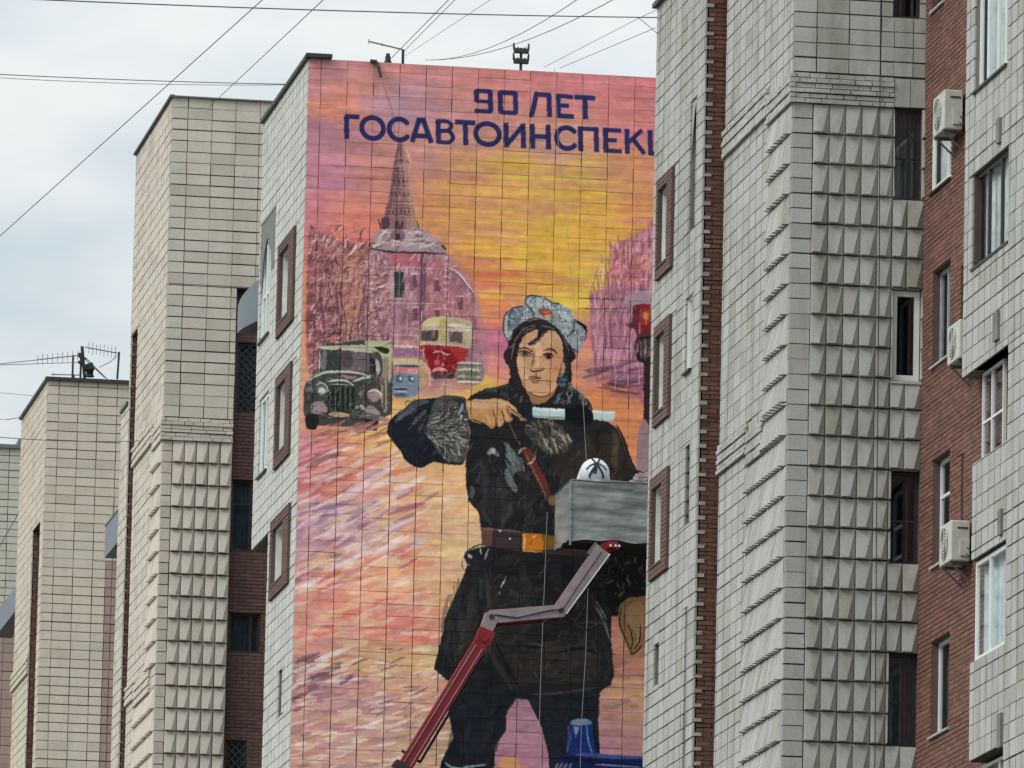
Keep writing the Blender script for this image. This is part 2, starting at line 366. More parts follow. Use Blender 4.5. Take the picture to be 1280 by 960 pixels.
    poly(k([(620,150),(735,165),(735,205),(690,200)]), (40,44,32), 1)
    poly(k([(690,230),(740,230),(740,660),(700,680),(670,560),(690,400)]), (146,132,108), 1, sm=False)
    for x in (668, 700, 730): stroke(k([(x,390),(x+3,540),(x,690)]), 2, (70,62,56), .9)
    poly(k([(205,185),(340,175),(340,345),(190,345)]), (58,58,58), 1, sm=False); poly(k([(365,180),(560,195),(585,230),(585,355),(365,345)]), (104,88,94), 1, sm=False)
    poly(k([(370,200),(440,190),(450,300),(380,320)]), (70,60,64), .8); poly(k([(210,200),(240,190),(235,330),(200,330)]), (112,104,108), .9)
    stroke(k([(190,180),(185,360)]), 2.4, (176,170,160), 1); stroke(k([(352,175),(352,350)]), 3, (66,66,62), 1, False)
    stroke(k([(600,240),(620,300),(610,370)]), 6, (30,34,34), 1); stroke(k([(640,250),(655,300),(655,370)]), 5, (176,170,164), .9)
    poly(k([(80,440),(180,370),(400,350),(600,380),(600,440),(480,470),(250,440),(160,470),(70,540)]), (60,66,62), 1)
    for a in ([(90,430),(190,372),(280,350),(450,355),(600,385)], [(250,430),(320,420),(400,425),(460,460)], [(450,430),(540,400),(600,395)], [(280,455),(440,465)]):
        stroke(k(a), 3.2, (178,186,172), .9)
    stroke(k([(360,380),(440,400),(480,390)]), 4, (160,110,112), .9)
    poly(k([(250,455),(470,465),(480,690),(250,690)]), (46,52,48), 1, sm=False)
    for i in range(11): stroke(k([(262 + i * 19, 465), (264 + i * 19, 670)]), 1.7, (26, 30, 28), .95)
    for i in range(5): stroke(k([(272 + i * 40, 470), (274 + i * 40, 660)]), 1.1, (120, 128, 108), .8)
    for (x, y, r, c) in ((205,500,44,(96,98,92)),(205,505,27,(190,190,182)),(110,500,36,(100,96,94)),(515,520,34,(60,64,62)),(515,525,20,(110,108,104)),(620,540,52,(146,118,118)),(620,545,38,(160,126,128))):
        poly(k([(x+r*math.cos(a*.785), y+r*1.05*math.sin(a*.785)) for a in range(8)]), c, 1)
    stroke(k([(160,460),(200,440),(245,470),(250,520)]), 2.2, (170,174,160), .9); stroke(k([(570,520),(620,495),(670,520),(675,560)]), 2.4, (206,196,180), .9)
    stroke(k([(60,540),(100,520),(130,560),(120,640),(70,700)]), 5, (60,58,56), .9)
    poly(k([(130,600),(220,595),(245,680),(130,690)]), (148,124,126), 1); poly(k([(560,640),(600,620),(670,680),(640,700),(550,690)]), (150,122,130), 1)
    stroke(k([(470,640),(520,630),(560,660)]), 4, (170,162,150), .9)
    poly(k([(80,700),(180,700),(160,805),(85,800)]), (34,34,38), 1); poly(k([(555,735),(655,735),(650,825),(560,820)]), (30,34,44), 1, sm=False)
    stroke(k([(260,690),(430,700)]), 6, (196,160,116), .9); stroke(k([(180,690),(260,700)]), 5, (60,48,50), .9)
    stroke(k([(440,680),(560,700),(700,730)]), 8, (96,88,82), .9); stroke(k([(660,720),(740,740)]), 6, (150,116,124), .9)
    scatter(k([(60,380),(600,380),(600,720),(60,720)]), 60, 40, 60, 8, 1.4, [(150,150,138),(34,36,34),(120,110,108)], .6)
    scatter(k([(200,770),(720,760),(720,940),(100,900)]), 40, 18, 10, 26, 3, [(150,84,80),(206,112,88),(170,110,110)], .7)

    # ---- the officer: coat, skirt and trousers
    dark = (34, 35, 38)
    legs = [(596,860),(760,858),(750,862),(747,900),(750,960),(752,1200),(690,1200),(686,960),(685,943),(677,910),(668,892),(660,875),(645,873),(633,890),(632,913),(618,933),(617,960),(612,1010),(612,1180),(545,1180),(550,960),(552,950),(566,922),(560,888),(561,852)]
    poly(legs, (30,36,44), 1, sm=False, grain=.18)
    skirt = [(600,684),(586,688),(579,696),(584,706),(581,715),(568,745),(555,775),(552,797),(546,820),(542,836),(561,853),(600,868),(660,868),(700,870),(748,866),(762,856),(767,845),(763,800),(764,770),(800,770),(830,760),(840,640),(800,600),(700,640),(640,680)]
    poly(skirt, dark, 1, sm=False, grain=.2)
    torso = [(582,570),(582,607),(586,627),(598,641),(601,662),(650,668),(700,676),(830,690),(830,600),(793,587),(785,575),(778,551),(771,536),(760,528),(740,522),(734,505),(722,492),(708,480),(704,470),(690,478),(652,470),(640,478),(620,484),(606,486),(590,494),(578,504),(588,540)]
    poly(torso, dark, 1, sm=False, grain=.15)
    a6 = lambda p: cr(p, 470, 450, 6.4)
    sleeve = a6([(320,322),(480,305),(540,285),(620,290),(700,300),(720,340),(735,520),(745,600),(722,720),(700,822),(660,842),(540,830),(450,818),(372,862),(310,852),(232,802),(200,740),(140,660),(92,590),(95,515),(130,462),(220,392)])
    poly(sleeve, (28, 32, 42), 1, grain=.2)
    # warm brown bloom in the dark leather
    for reg_, c_ in (([(712,568),(752,552),(766,590),(700,640)], (62,50,42)), ([(610,730),(650,725),(660,790),(605,815)], (44,42,42)), ([(650,808),(740,808),(738,846),(650,852)], (56,49,45)), ([(695,725),(745,725),(745,785),(695,785)], (36,30,38)), ([(578,762),(594,750),(592,830),(570,828)], (50,44,42)), ([(600,605),(635,598),(640,650),(612,648)], (44,42,44))):
        poly(reg_, c_, .75, feather=9)
    for q_, w_, c_, a_ in (([(600,575),(606,600),(604,640)], 8, (62,60,60), .5), ([(622,600),(630,630),(626,660)], 8, (58,56,56), .5), ([(655,620),(660,645),(655,668)], 7, (56,54,54), .5), ([(640,560),(650,590),(660,600)], 8, (64,62,60), .5),
                           ([(735,545),(730,580),(722,620)], 9, (66,56,46), .5), ([(760,545),(768,570),(775,590)], 7, (74,62,48), .5), ([(590,735),(584,775),(572,820)], 8, (64,62,60), .5), ([(612,725),(612,770),(606,830)], 8, (60,58,56), .45),
                           ([(648,700),(660,740),(656,790)], 9, (52,50,50), .5), ([(690,705),(700,740),(735,760)], 8, (50,46,48), .5), ([(720,790),(735,820),(730,850)], 9, (62,54,50), .5), ([(660,800),(690,812),(730,806)], 7, (70,60,54), .5),
                           ([(580,880),(584,915),(576,945)], 8, (48,56,62), .5), ([(615,880),(612,910),(600,940)], 8, (44,50,56), .5), ([(700,880),(712,915),(722,950)], 9, (48,48,52), .5)):
        p0 = [(x_, y_) for x_, y_ in q_]
        for off in (-2.2, 0, 2.2): stroke([(x_ + off, y_) for x_, y_ in p0], w_ * .8, c_, a_ * .6)
    # leather sheen
    for p_, w_, c_ in ((a6([(150,500),(220,420),(330,350),(420,330)]), 7, (92,88,92)), (a6([(170,480),(240,430),(320,390)]), 5, (96,104,104)), (a6([(290,520),(350,450),(400,400)]), 5, (98,96,104)),
                       (a6([(330,560),(380,500),(400,440)]), 4, (60,62,70)), (a6([(230,620),(300,700),(380,760)]), 6, (24,26,36))):
        stroke(p_, w_, c_, .65)
    # fur cuff
    cuff = a6([(480,310),(560,285),(650,290),(700,300),(720,360),(730,520),(740,560),(720,700),(700,810),(650,820),(560,800),(470,700),(405,590),(410,500),(440,400)])
    poly(cuff, (78, 76, 72), .95, grain=.3)
    cc = a6([(570, 580)])[0]
    for i in range(230):
        r = mrng.uniform(.12, 1); th = mrng.uniform(0, 6.28)
        x = cc[0] + r * 25 * math.cos(th); y = cc[1] + r * 38 * math.sin(th)
        if not inpoly(x, y, cuff): continue
        tt = .2 + (y - cc[1]) * .03 + mrng.uniform(-.7, .7); l = mrng.uniform(3, 8)
        stroke([(x - math.cos(tt) * l, y - math.sin(tt) * l), (x + mrng.uniform(-1, 1), y + 1), (x + math.cos(tt) * l, y + math.sin(tt) * l)], 1.3,
               [(150,142,130),(118,112,104),(40,40,42),(170,162,150),(60,58,58)][mrng.randint(5)], .8)
    for p_ in ([(600,310),(660,340),(690,420),(690,500)], [(640,300),(700,340),(715,400)]): stroke(a6(p_), 3, (36,38,42), .9)
    stroke(a6([(655,440),(680,400),(690,350)]), 4, (140,140,156), .9); stroke(a6([(670,470),(690,440)]), 3, (170,170,180), .9)
    # shoulder, collar fur
    scatter([(606,486),(640,478),(652,470),(670,505),(640,505),(600,500)], 60, 60, 40, 6, 1.6, [(96,94,92),(22,24,26),(130,128,126),(60,60,62)], .75)
    stroke([(600,492),(618,486),(640,481),(652,473)], 2.2, (60,70,40), .8)
    # ---- hand
    hand = a6([(715,335),(760,320),(860,312),(980,308),(1030,325),(1080,355),(1140,410),(1195,470),(1200,488),(1180,490),(1120,450),(1075,425),(1088,470),(1075,492),(1045,500),(1025,480),(1015,510),(1000,535),(975,535),(955,500),(945,540),(915,548),(880,520),(860,510),(800,500),(745,470),(730,420)])
    poly(hand, (186,134,84), 1)
    poly(a6([(730,345),(860,325),(980,318),(1040,345),(1100,400),(1000,380),(860,390),(750,380)]), (206,156,110), .85, feather=3)
    poly(a6([(745,440),(860,440),(930,470),(930,530),(880,515),(800,495)]), (176,118,66), .7, feather=3)
    for p_ in ([(1040,375),(1060,420),(1085,470)], [(930,400),(945,450),(955,500)], [(1000,400),(1015,440),(1022,490)], [(1045,365),(1090,400),(1180,480)]): stroke(a6(p_), 1.5, (92,52,32), .9)
    for p_ in ([(950,390),(975,450),(990,520)], [(1010,390),(1040,440),(1060,480)], [(1060,350),(1120,400),(1185,465)], [(880,420),(900,470),(915,520)]): stroke(a6(p_), 3, (214,160,108), .6)
    stroke(a6([(755,470),(860,510),(880,530),(920,552),(950,540)]), 2, (50,34,30), .9)
    # baton
    b6 = lambda p: cr(p, 620, 450, 6.4)
    poly(b6([(160,375),(280,375),(290,470),(240,490),(170,420)]), (34,34,44), 1, sm=False)
    poly(b6([(288,385),(300,378),(545,392),(552,432),(548,478),(300,462),(285,430)]), (168,186,180), 1, sm=False)
    poly(b6([(288,385),(300,378),(545,392),(548,410),(292,404)]), (198,210,202), .9, sm=False)
    poly(b6([(290,440),(548,455),(548,478),(300,462)]), (128,146,142), .9, sm=False)
    poly(b6([(550,385),(760,390),(772,440),(765,480),(550,482)]), (16,17,24), 1, sm=False)
    poly(b6([(772,405),(950,412),(945,462),(930,492),(775,480)]), (170,186,182), 1, sm=False)
    poly(b6([(772,405),(950,412),(948,430),(775,425)]), (200,208,200), .9, sm=False)
    poly([(716,512),(725,506),(738,514),(740,526),(726,534),(714,528)], (18,19,26), 1)
    # chest fur lapel
    lap = b6([(220,560),(280,500),(380,480),(480,500),(560,580),(600,650),(560,720),(500,750),(420,755),(360,720),(280,640)])
    poly(lap, (70,66,60), .95, grain=.3, feather=2)
    scatter(lap, 110, -50, 35, 10, 1.8, [(134,126,112),(32,32,34),(150,136,104),(96,90,84),(46,44,46)], .85, .5)
    for q_ in ([(560,590),(590,640),(600,665)], [(440,620),(480,700),(490,750)], [(380,620),(400,680),(450,745)], [(520,600),(560,680),(570,720)], [(500,690),(525,720),(535,748)]): stroke(b6(q_), 2.6, (158,144,116), .9)
    # fur at the neck, right
    neckf = b6([(470,250),(520,140),(600,90),(600,200),(650,250),(740,330),(770,400),(720,370),(640,350),(560,340),(500,350),(440,340)])
    poly(neckf, (36,38,40), 1)
    scatter(neckf, 90, 70, 40, 7, 1.7, [(110,122,124),(130,116,130),(24,26,28),(84,104,100),(150,120,136)], .85, .5)
    # coat sheen
    c6 = lambda p: cr(p, 570, 560, 6.4)
    for p_, w_, c_ in ((c6([(400,180),(430,260),(480,350)]), 9, (112,114,118)), (c6([(420,60),(460,100),(500,170)]), 8, (96,98,100)), (c6([(400,0),(430,80),(420,160)]), 6, (90,92,96)),
                       (c6([(120,310),(130,350),(120,400)]), 6, (84,86,88)), (c6([(260,50),(290,20),(330,60)]), 7, (142,144,148)), (c6([(290,10),(300,40)]), 6, (170,170,172)),
                       (c6([(420,440),(430,500),(390,580)]), 6, (62,62,66)), (c6([(200,480),(240,560),(280,620)]), 5, (54,58,58)), (c6([(500,480),(580,460),(640,400)]), 6, (52,52,54)),
                       (c6([(560,600),(650,590),(700,560)]), 8, (48,48,50)), (c6([(300,320),(340,340),(420,360)]), 9, (50,50,54)), (c6([(520,120),(545,190)]), 4, (90,92,96)), (c6([(640,60),(680,120),(700,180)]), 4, (40,40,60))):
        stroke(p_, w_, c_, .8)
    poly([(700,560),(740,548),(770,540),(786,578),(780,600),(700,600)], (50,42,36), .7, feather=6)
    stroke(b6([(930,560),(960,660),(940,780),(960,880)]), 8, (80,64,44), .8); stroke(b6([(820,560),(800,640),(820,760)]), 7, (30,26,24), .8)
    stroke(b6([(960,520),(1020,640),(1070,800),(1120,880)]), 3, (24,22,24), .9)
    poly(b6([(60,660),(110,690),(140,740),(200,800),(220,880),(150,900),(120,980),(90,900),(110,800)]), (104,108,110), .8, feather=2)
    scatter(b6([(70,670),(200,750),(220,880),(90,960)]), 26, -60, 25, 10, 2.4, [(140,144,146),(50,52,54),(120,126,126)], .8)
    # strap
    st = c6([(520,10),(570,0),(610,30),(640,110),(700,200),(745,300),(755,385),(720,410),(680,330),(600,180),(560,110)])
    poly(st, (98,44,36), 1, sm=False); stroke(c6([(545,20),(600,150),(660,260),(720,400)]), 1.8, (150,92,74), .9); stroke(c6([(620,60),(690,190),(745,300),(755,380)]), 1.2, (40,20,20), .9)
    stroke(c6([(570,130),(600,120),(625,90),(630,60)]), 2.2, (196,156,130), .95); stroke(c6([(530,20),(500,40),(520,10),(560,0)]), 2.6, (176,136,116), .9)
    stroke(b6([(100,500),(140,590),(190,690)]), 1.8, (120,70,48), .9)
    poly(c6([(735,400),(790,380),(805,430),(780,460),(740,450)]), (130,96,54), .9); stroke(c6([(760,470),(800,530),(840,580)]), 5, (70,42,50), .8)
    # belt
    poly([(601,659),(640,662),(700,672),(830,690),(830,708),(700,694),(640,688),(602,682)], (62,50,52), 1, sm=False)
    poly([(601,659),(616,660),(614,682),(602,682)], (110,70,60), .9, sm=False); stroke([(602,661),(640,664),(652,666)], 1.4, (140,110,110), .8)
    poly(c6([(525,690),(540,680),(680,690),(700,720),(700,820),(530,828)]), (190,112,30), 1, sm=False); poly(c6([(680,690),(830,710),(830,800),(700,820)]), (126,88,34), 1, sm=False)
    poly(c6([(570,700),(660,700),(665,800),(585,800)]), (206,104,24), .95); stroke(c6([(545,690),(540,820)]), 2.4, (222,176,80), .95); stroke(c6([(590,750),(610,720),(640,700)]), 2, (236,190,110), .9)
    stroke(c6([(530,825),(690,830)]), 2, (176,140,90), .9); stroke(c6([(610,720),(590,780)]), 1.4, (90,40,16), .9)
    for p_ in ([(340,660),(360,670)], [(425,720),(432,735)]): stroke(c6(p_), 2.6, (206,196,190), .9)
    # skirt folds
    d6 = lambda p: cr(p, 530, 680, 6.856)
    for p_, w_, c_, a_ in ((d6([(470,20),(490,90)]), 2.4, (150,150,150), .95), (d6([(555,40),(530,90),(520,140)]), 2.6, (120,128,134), .95), (d6([(700,280),(655,375)]), 2, (190,190,186), .95),
                       (d6([(645,410),(640,440)]), 2, (140,138,136), .9), (d6([(370,90),(410,120)]), 5, (168,160,148), .9), (d6([(370,170),(385,190)]), 4, (150,140,120), .9),
                       (d6([(345,100),(360,70),(440,20),(500,0)]), 2, (70,70,50), .9), (d6([(325,130),(322,190),(345,235)]), 1.6, (140,104,60), .9),
                       (d6([(730,400),(800,440),(860,460)]), 7, (62,60,56), .8), (d6([(490,300),(480,400),(490,480)]), 5, (56,58,60), .8), (d6([(320,480),(310,620),(300,780)]), 7, (56,56,60), .7),
                       (d6([(430,520),(440,640),(430,720)]), 7, (60,54,44), .6), (d6([(380,400),(400,500)]), 6, (48,50,50), .7), (d6([(540,320),(550,460),(560,560)]), 4, (66,66,70), .7),
                       (d6([(180,700),(210,760),(180,900)]), 5, (50,50,62), .8), (d6([(650,540),(760,500),(900,470)]), 4, (58,56,60), .7),
                       ([(640,792),(670,806),(700,800)], 5, (60,58,50), .7), ([(672,826),(700,822),(720,826)], 6, (58,50,44), .8), ([(640,800),(660,830),(690,835)], 4, (50,46,44), .7),
                       ([(665,868),(700,866),(745,860)], 3, (70,66,62), .8), ([(700,815),(725,810),(745,818)], 4, (22,20,28), .8), ([(606,800),(620,830),(640,862)], 7, (64,54,50), .7),
                       ([(618,800),(634,835),(650,862)], 3, (20,18,20), .9), ([(590,860),(606,866),(622,862)], 3, (36,48,52), .8), ([(752,800),(762,830),(756,852)], 5, (50,46,46), .7),
                       ([(742,756),(752,772),(762,800)], 3, (110,108,110), .85), ([(745,752),(758,775)], 1.6, (140,138,136), .8), ([(715,780),(740,778),(755,780)], 3, (60,62,66), .7)):
        stroke(p_, w_, c_, a_)
    scatter([(640,790),(760,790),(760,860),(640,860)], 60, 3, 12, 26, 4, [(52,46,42),(26,24,30),(62,54,48),(36,34,40)], .5)
    scatter([(560,720),(620,700),(600,850),(550,830)], 40, 84, 10, 36, 4, [(46,46,50),(24,24,30),(58,54,50)], .5)
    scatter([(620,700),(760,700),(760,780),(620,780)], 50, 10, 30, 26, 5, [(24,28,32),(40,40,42),(30,24,30)], .5)
    scatter([(562,870),(630,870),(616,950),(560,950)], 40, 80, 30, 22, 5, [(24,30,38),(36,42,48),(44,34,44),(20,24,30)], .6)
    scatter([(672,875),(745,870),(745,960),(690,960)], 40, 100, 25, 22, 5, [(24,26,30),(34,38,44),(42,34,32)], .6)
    stroke([(556,953),(562,958),(575,961),(590,958),(608,956)], 3.2, (126,150,150), .9); stroke([(553,950),(552,962)], 3, (14,14,18), .9)
    # glove and fur at right, folded hand
    poly([(762,690),(810,680),(830,700),(830,760),(800,755),(775,765),(768,770),(758,748)], (26,24,24), 1)
    scatter([(758,700),(812,696),(812,750),(765,765)], 60, 70, 50, 9, 2, [(84,78,66),(20,20,20),(60,56,48),(110,104,90),(70,66,60)], .8, .5)
    poly([(776,756),(784,748),(796,746),(830,748),(830,800),(812,806),(800,812),(790,819),(784,812),(776,792),(772,772)], (132,96,62), 1)
    poly([(784,760),(800,752),(806,770),(800,800),(790,800),(784,780)], (160,122,80), .8, feather=3)
    for p_ in ([(776,760),(774,780),(782,800),(790,818)], [(785,780),(790,800),(788,812)], [(800,780),(799,800),(792,812)], [(786,818),(794,816),(802,806)]): stroke(p_, 1.7, (40,26,22), .95)
    stroke([(788,786),(794,796),(790,806)], 4, (90,96,66), .8)
    # blue lamp and car roof
    e6 = lambda p: cr(p, 660, 800, 6)
    poly(e6([(260,890),(300,860),(480,850),(560,860),(830,880),(1200,880),(1200,1600),(100,1600),(180,960)]), (18,34,86), 1, sm=False, grain=.2)
    poly(e6([(310,620),(340,595),(420,588),(480,610),(500,700),(500,830),(540,860),(480,870),(290,870),(280,820),(290,720)]), (24,46,110), 1, sm=False)
    poly(e6([(315,620),(350,595),(430,592),(478,612),(470,632),(400,640),(340,640)]), (110,124,150), 1)
    poly(e6([(338,650),(385,650),(352,740)]), (120,136,160), .95, sm=False); stroke(e6([(438,640),(445,740),(478,850)]), 2, (116,134,172), .9)
    stroke(e6([(300,640),(310,740),(290,840)]), 3, (80,100,150), .8); stroke(e6([(405,640),(400,760),(395,860)]), 8, (22,40,120), .8); stroke(e6([(490,640),(505,760),(530,850)]), 4, (14,20,40), .9)
    stroke(e6([(320,880),(420,862),(560,872),(700,880),(1000,886)]), 5, (60,78,140), .9); stroke(e6([(260,890),(340,880),(420,900),(560,920),(840,940)]), 5, (14,24,62), .9)
    stroke(e6([(500,935),(600,940),(840,955)]), 2.4, (110,116,150), .9)
    for x in (200, 232, 268, 300): stroke(e6([(x, 980), (x + 8, 950), (x + 24, 925)]), 3, (112,110,126), .9)

    # ---- head
    h = lambda p: cr(p, 610, 360, 8)
    # hair behind
    poly(h([(240,400),(200,520),(205,590),(160,640),(158,720),(220,800),(228,880),(200,960),(340,1080),(420,1120),(700,1060),(790,960),(830,880),(825,750),(870,700),(830,560),(740,430),(600,340),(380,330)]), (40,32,34), 1)
    # face and neck
    face = h([(300,620),(320,540),(360,470),(420,440),(520,405),(640,405),(710,470),(745,580),(755,680),(715,840),(690,920)]) + b6([(490,190),(455,245),(400,285),(330,290),(270,265),(215,215),(190,150),(175,90)]) + h([(280,700)])
    poly(b6([(250,220),(460,220),(440,300),(350,352),(290,345),(262,300)]), (150,104,66), 1)
    poly(face, (196,146,104), 1)
    poly(h([(600,600),(740,600),(745,760),(700,880),(640,960),(560,980),(600,800)]), (190,122,82), .65, feather=8)
    poly(h([(290,680),(340,700),(380,820),(400,940),(340,900),(300,800)]), (206,160,122), .7, feather=6)
    poly(h([(460,560),(520,560),(510,760),(470,780)]), (214,168,126), .75, feather=4)
    poly(h([(440,600),(470,640),(455,760),(425,790),(440,690)]), (150,98,64), .6, feather=3)
    poly(b6([(230,170),(300,190),(380,180),(420,230),(360,275),(270,260)]), (198,146,102), .7, feather=4)
    poly(h([(620,790),(700,790),(690,850),(630,850)]), (206,112,80), .5, feather=6)
    # eyes, brows
    stroke(h([(300,620),(350,600),(410,615),(440,640)]), 2.2, (84,58,44), .95)
    poly(h([(310,650),(360,635),(415,655),(425,680),(370,690),(320,675)]), (140,116,92), 1); poly(h([(345,640),(385,642),(388,672),(350,672)]), (52,50,42), 1)
    stroke(h([(302,648),(355,630),(420,652),(436,676)]), 1.7, (40,28,26), .95); stroke(h([(320,680),(370,692),(425,684)]), 1, (110,70,50), .8)
    stroke(h([(555,632),(610,612),(660,628),(688,664)]), 2.6, (70,44,34), .95)
    poly(h([(560,678),(600,660),(645,678),(640,705),(590,712)]), (120,84,62), 1); poly(h([(585,665),(622,668),(622,705),(590,708)]), (44,26,20), 1)
    stroke(h([(545,680),(600,655),(655,682)]), 2, (46,28,24), .95); stroke(h([(560,705),(600,715),(650,700)]), 1.4, (140,88,60), .8)
    stroke(h([(455,640),(448,720),(425,790)]), 1.5, (120,70,44), .85)
    stroke(h([(415,815),(445,830),(490,832),(540,820)]), 2.6, (86,48,34), .95); stroke(h([(540,790),(548,812),(535,832)]), 1.6, (120,70,46), .8); poly(h([(470,852),(486,855),(478,872)]), (40,26,24), .9)
    stroke(h([(400,893),(450,885),(480,892),(530,900)]), 2, (120,52,44), .95); stroke(h([(405,905),(470,908),(535,905)]), 1.3, (66,34,32), .95)
    stroke(h([(430,935),(470,948),(510,935)]), 3, (150,86,70), .9)
    stroke(b6([(262,262),(330,292),(400,288),(455,248)]), 1.6, (96,56,36), .9); stroke(h([(748,620),(752,700),(715,830),(700,900)]), 2, (110,64,40), .8)
    # ear
    poly(h([(735,760),(760,750),(768,800),(755,860),(725,880)]), (176,128,100), 1)
    # hair locks over the brow
    poly(h([(240,440),(330,370),(460,320),(560,330),(660,370),(730,450),(770,540),(830,620),(830,720),(790,750),(760,700),(750,600),(720,500),(660,430),(590,430),(540,490),(480,550),(430,575),(390,560),(440,530),(480,490),(500,420),(440,420),(370,470),(320,560),(290,680),(270,760),(300,860),(340,960),(300,1000),(230,900),(200,780),(160,700),(190,600)]), (44,36,38), 1)
    for q_ in ([(300,420),(380,390),(470,370)], [(280,520),(320,440),(400,400)], [(240,640),(260,540),(310,460)], [(500,500),(470,550),(430,570)], [(230,720),(240,640),(270,580)], [(720,440),(780,560),(810,640)],
               [(340,460),(400,420),(470,395)], [(560,440),(520,500),(480,540)], [(200,600),(230,590),(270,560)], [(520,380),(600,390),(670,420)]):
        stroke(h(q_), 1.7, (112, 96, 96), .8)
    for q_ in ([(250,500),(330,400),(450,360)], [(260,700),(270,600),(320,500)], [(790,560),(820,650),(800,740)], [(500,430),(510,480),(460,540)]): stroke(h(q_), 1.6, (16, 14, 16), .9)
    poly(h([(700,880),(760,860),(800,880),(780,960),(700,980),(680,940)]), (36,44,48), 1); scatter(h([(690,870),(820,860),(820,1000),(690,1000)]), 26, 70, 40, 5, 1.5, [(90,120,124),(20,22,26),(130,140,140)], .85)
    stroke(h([(770,700),(790,800),(780,880)]), 4, (46,40,44), .95)
    # fur hat
    hat = h([(185,240),(250,200),(340,175),(365,130),(385,100),(430,76),(540,90),(620,135),(700,160),(820,220),(865,320),(950,375),(982,450),(950,540),(900,655),(850,620),(815,580),(770,515),(700,410),(640,365),(560,325),(460,300),(380,325),(300,380),(240,430),(205,520),(165,480),(148,400),(155,320)])
    poly(hat, (138, 144, 147), 1)
    poly(h([(190,300),(205,360),(240,430),(215,530),(170,480),(165,400)]), (164,160,158), .95)
    poly(h([(220,230),(330,180),(370,230),(330,300),(300,380),(240,400),(220,330)]), (92,100,112), .8, feather=3)
    poly(h([(480,100),(600,130),(620,200),(560,200),(480,170)]), (168,182,182), .7, feather=3)
    poly(h([(720,250),(800,250),(830,330),(780,340),(730,310)]), (170,182,184), .75, feather=3)
    for i in range(420):
        x = mrng.uniform(150, 980); y = mrng.uniform(80, 650); q0 = h([(x, y)])[0]
        if not inpoly(q0[0], q0[1], hat): continue
        c_ = [(50,56,64),(186,194,196),(210,214,213),(78,86,94),(110,118,124),(60,64,70),(150,158,160)][mrng.randint(7)]
        r = mrng.uniform(10, 36); t0 = mrng.uniform(0, 6.28)
        stroke(h([(x + r * math.cos(t0 + s * .8), y + r * math.sin(t0 + s * .8)) for s in range(3)]), 1.25, c_, .8)
    for q_ in ([(365,140),(380,100),(430,76),(540,92)], [(250,200),(220,260),(205,350),(240,430)], [(560,90),(620,140),(720,165)], [(860,320),(950,375),(980,440),(955,540)], [(690,420),(760,500),(815,580),(900,650)],
               [(300,385),(380,330),(460,305),(560,325),(640,365)], [(860,330),(850,420),(790,490)], [(185,235),(155,320),(150,420),(200,540)], [(360,150),(430,220),(450,300)], [(350,180),(240,200),(200,250)]):
        stroke(h(q_), 1.9, (38, 46, 56), .75)
    stroke(h([(870,330),(950,380),(985,440)]), 3.4, (14,16,22), .95)
    poly(h([(500,240),(520,205),(600,205),(630,240),(625,280),(590,305),(545,290)]), (136,80,62), 1)
    poly(h([(535,245),(560,220),(600,225),(605,255),(565,265)]), (178,66,48), 1); poly(h([(560,275),(610,268),(620,285),(595,310),(570,300)]), (206,160,84), .95)
    stroke(h([(545,235),(570,245),(610,240)]), 1.2, (236,140,110), .9); poly(h([(625,290),(655,310),(660,345),(630,340)]), (120,140,112), .8)

    scatter([(738,340),(768,300),(830,280),(830,480),(736,478)], 160, 88, 8, 16, 2.2, [(206,170,186),(110,66,92),(190,120,144),(140,80,104),(216,150,140)], .5)
    scatter([(460,318),(560,318),(598,370),(600,480),(462,480)], 160, 86, 14, 14, 2, [(120,78,92),(196,150,158),(206,176,184),(150,92,104)], .45)
    # loose dry-brush highlights on the leather, mottled shading on the vehicles and the face
    scatter([(584,560),(700,540),(780,560),(780,640),(700,672),(600,655)], 190, 75, 35, 12, 1.8, [(84,82,84),(64,62,62),(100,98,98),(16,16,20),(74,64,54)], .5, .4)
    scatter([(592,712),(620,695),(756,700),(758,850),(562,842),(556,800)], 210, 80, 40, 13, 1.9, [(74,72,72),(58,55,52),(18,18,22),(88,80,72)], .45, .4)
    scatter([(488,500),(560,500),(570,580),(520,580)], 60, 40, 50, 9, 1.6, [(84,88,96),(40,44,56),(20,22,30),(104,106,110)], .5, .4)
    scatter([(384,430),(488,430),(488,525),(384,525)], 150, 50, 80, 6, 1.3, [(140,142,128),(40,44,40),(112,104,98),(176,172,158),(150,116,118)], .5, .4)
    scatter([(484,395),(590,395),(600,480),(484,490)], 110, 10, 60, 8, 1.5, [(206,180,160),(150,70,76),(120,86,90),(216,200,170),(180,120,130)], .4, .3)
    scatter(face, 60, 60, 40, 5, 1.6, [(206,160,120),(176,122,84),(216,172,136),(190,130,96)], .3, .3)
    scatter(hand, 50, 10, 30, 8, 1.4, [(206,158,112),(160,106,66),(216,170,124)], .4, .2)
    # hand-painted edges: let every contour wander by a brush hair
    dx_ = ((vnoise(MH, MW, 5, 5, 31, 2) - .5) * 4.5).astype(int); dy_ = ((vnoise(MH, MW, 5, 5, 32, 2) - .5) * 4.5).astype(int)
    yy_, xx_ = np.mgrid[0:MH, 0:MW]
    canvas[:] = canvas[np.clip(yy_ + dy_, 0, MH - 1), np.clip(xx_ + dx_, 0, MW - 1)]
    mott = vnoise(MH, MW, 9, 12, 33, 3)[..., None]
    canvas[:] = canvas * (1 + (mott - .5) * .14)

    # ---- lettering
    ink = (38, 40, 92)
    u0 = mur([(431, 143), (431, 175), (815, 164), (815, 195)])

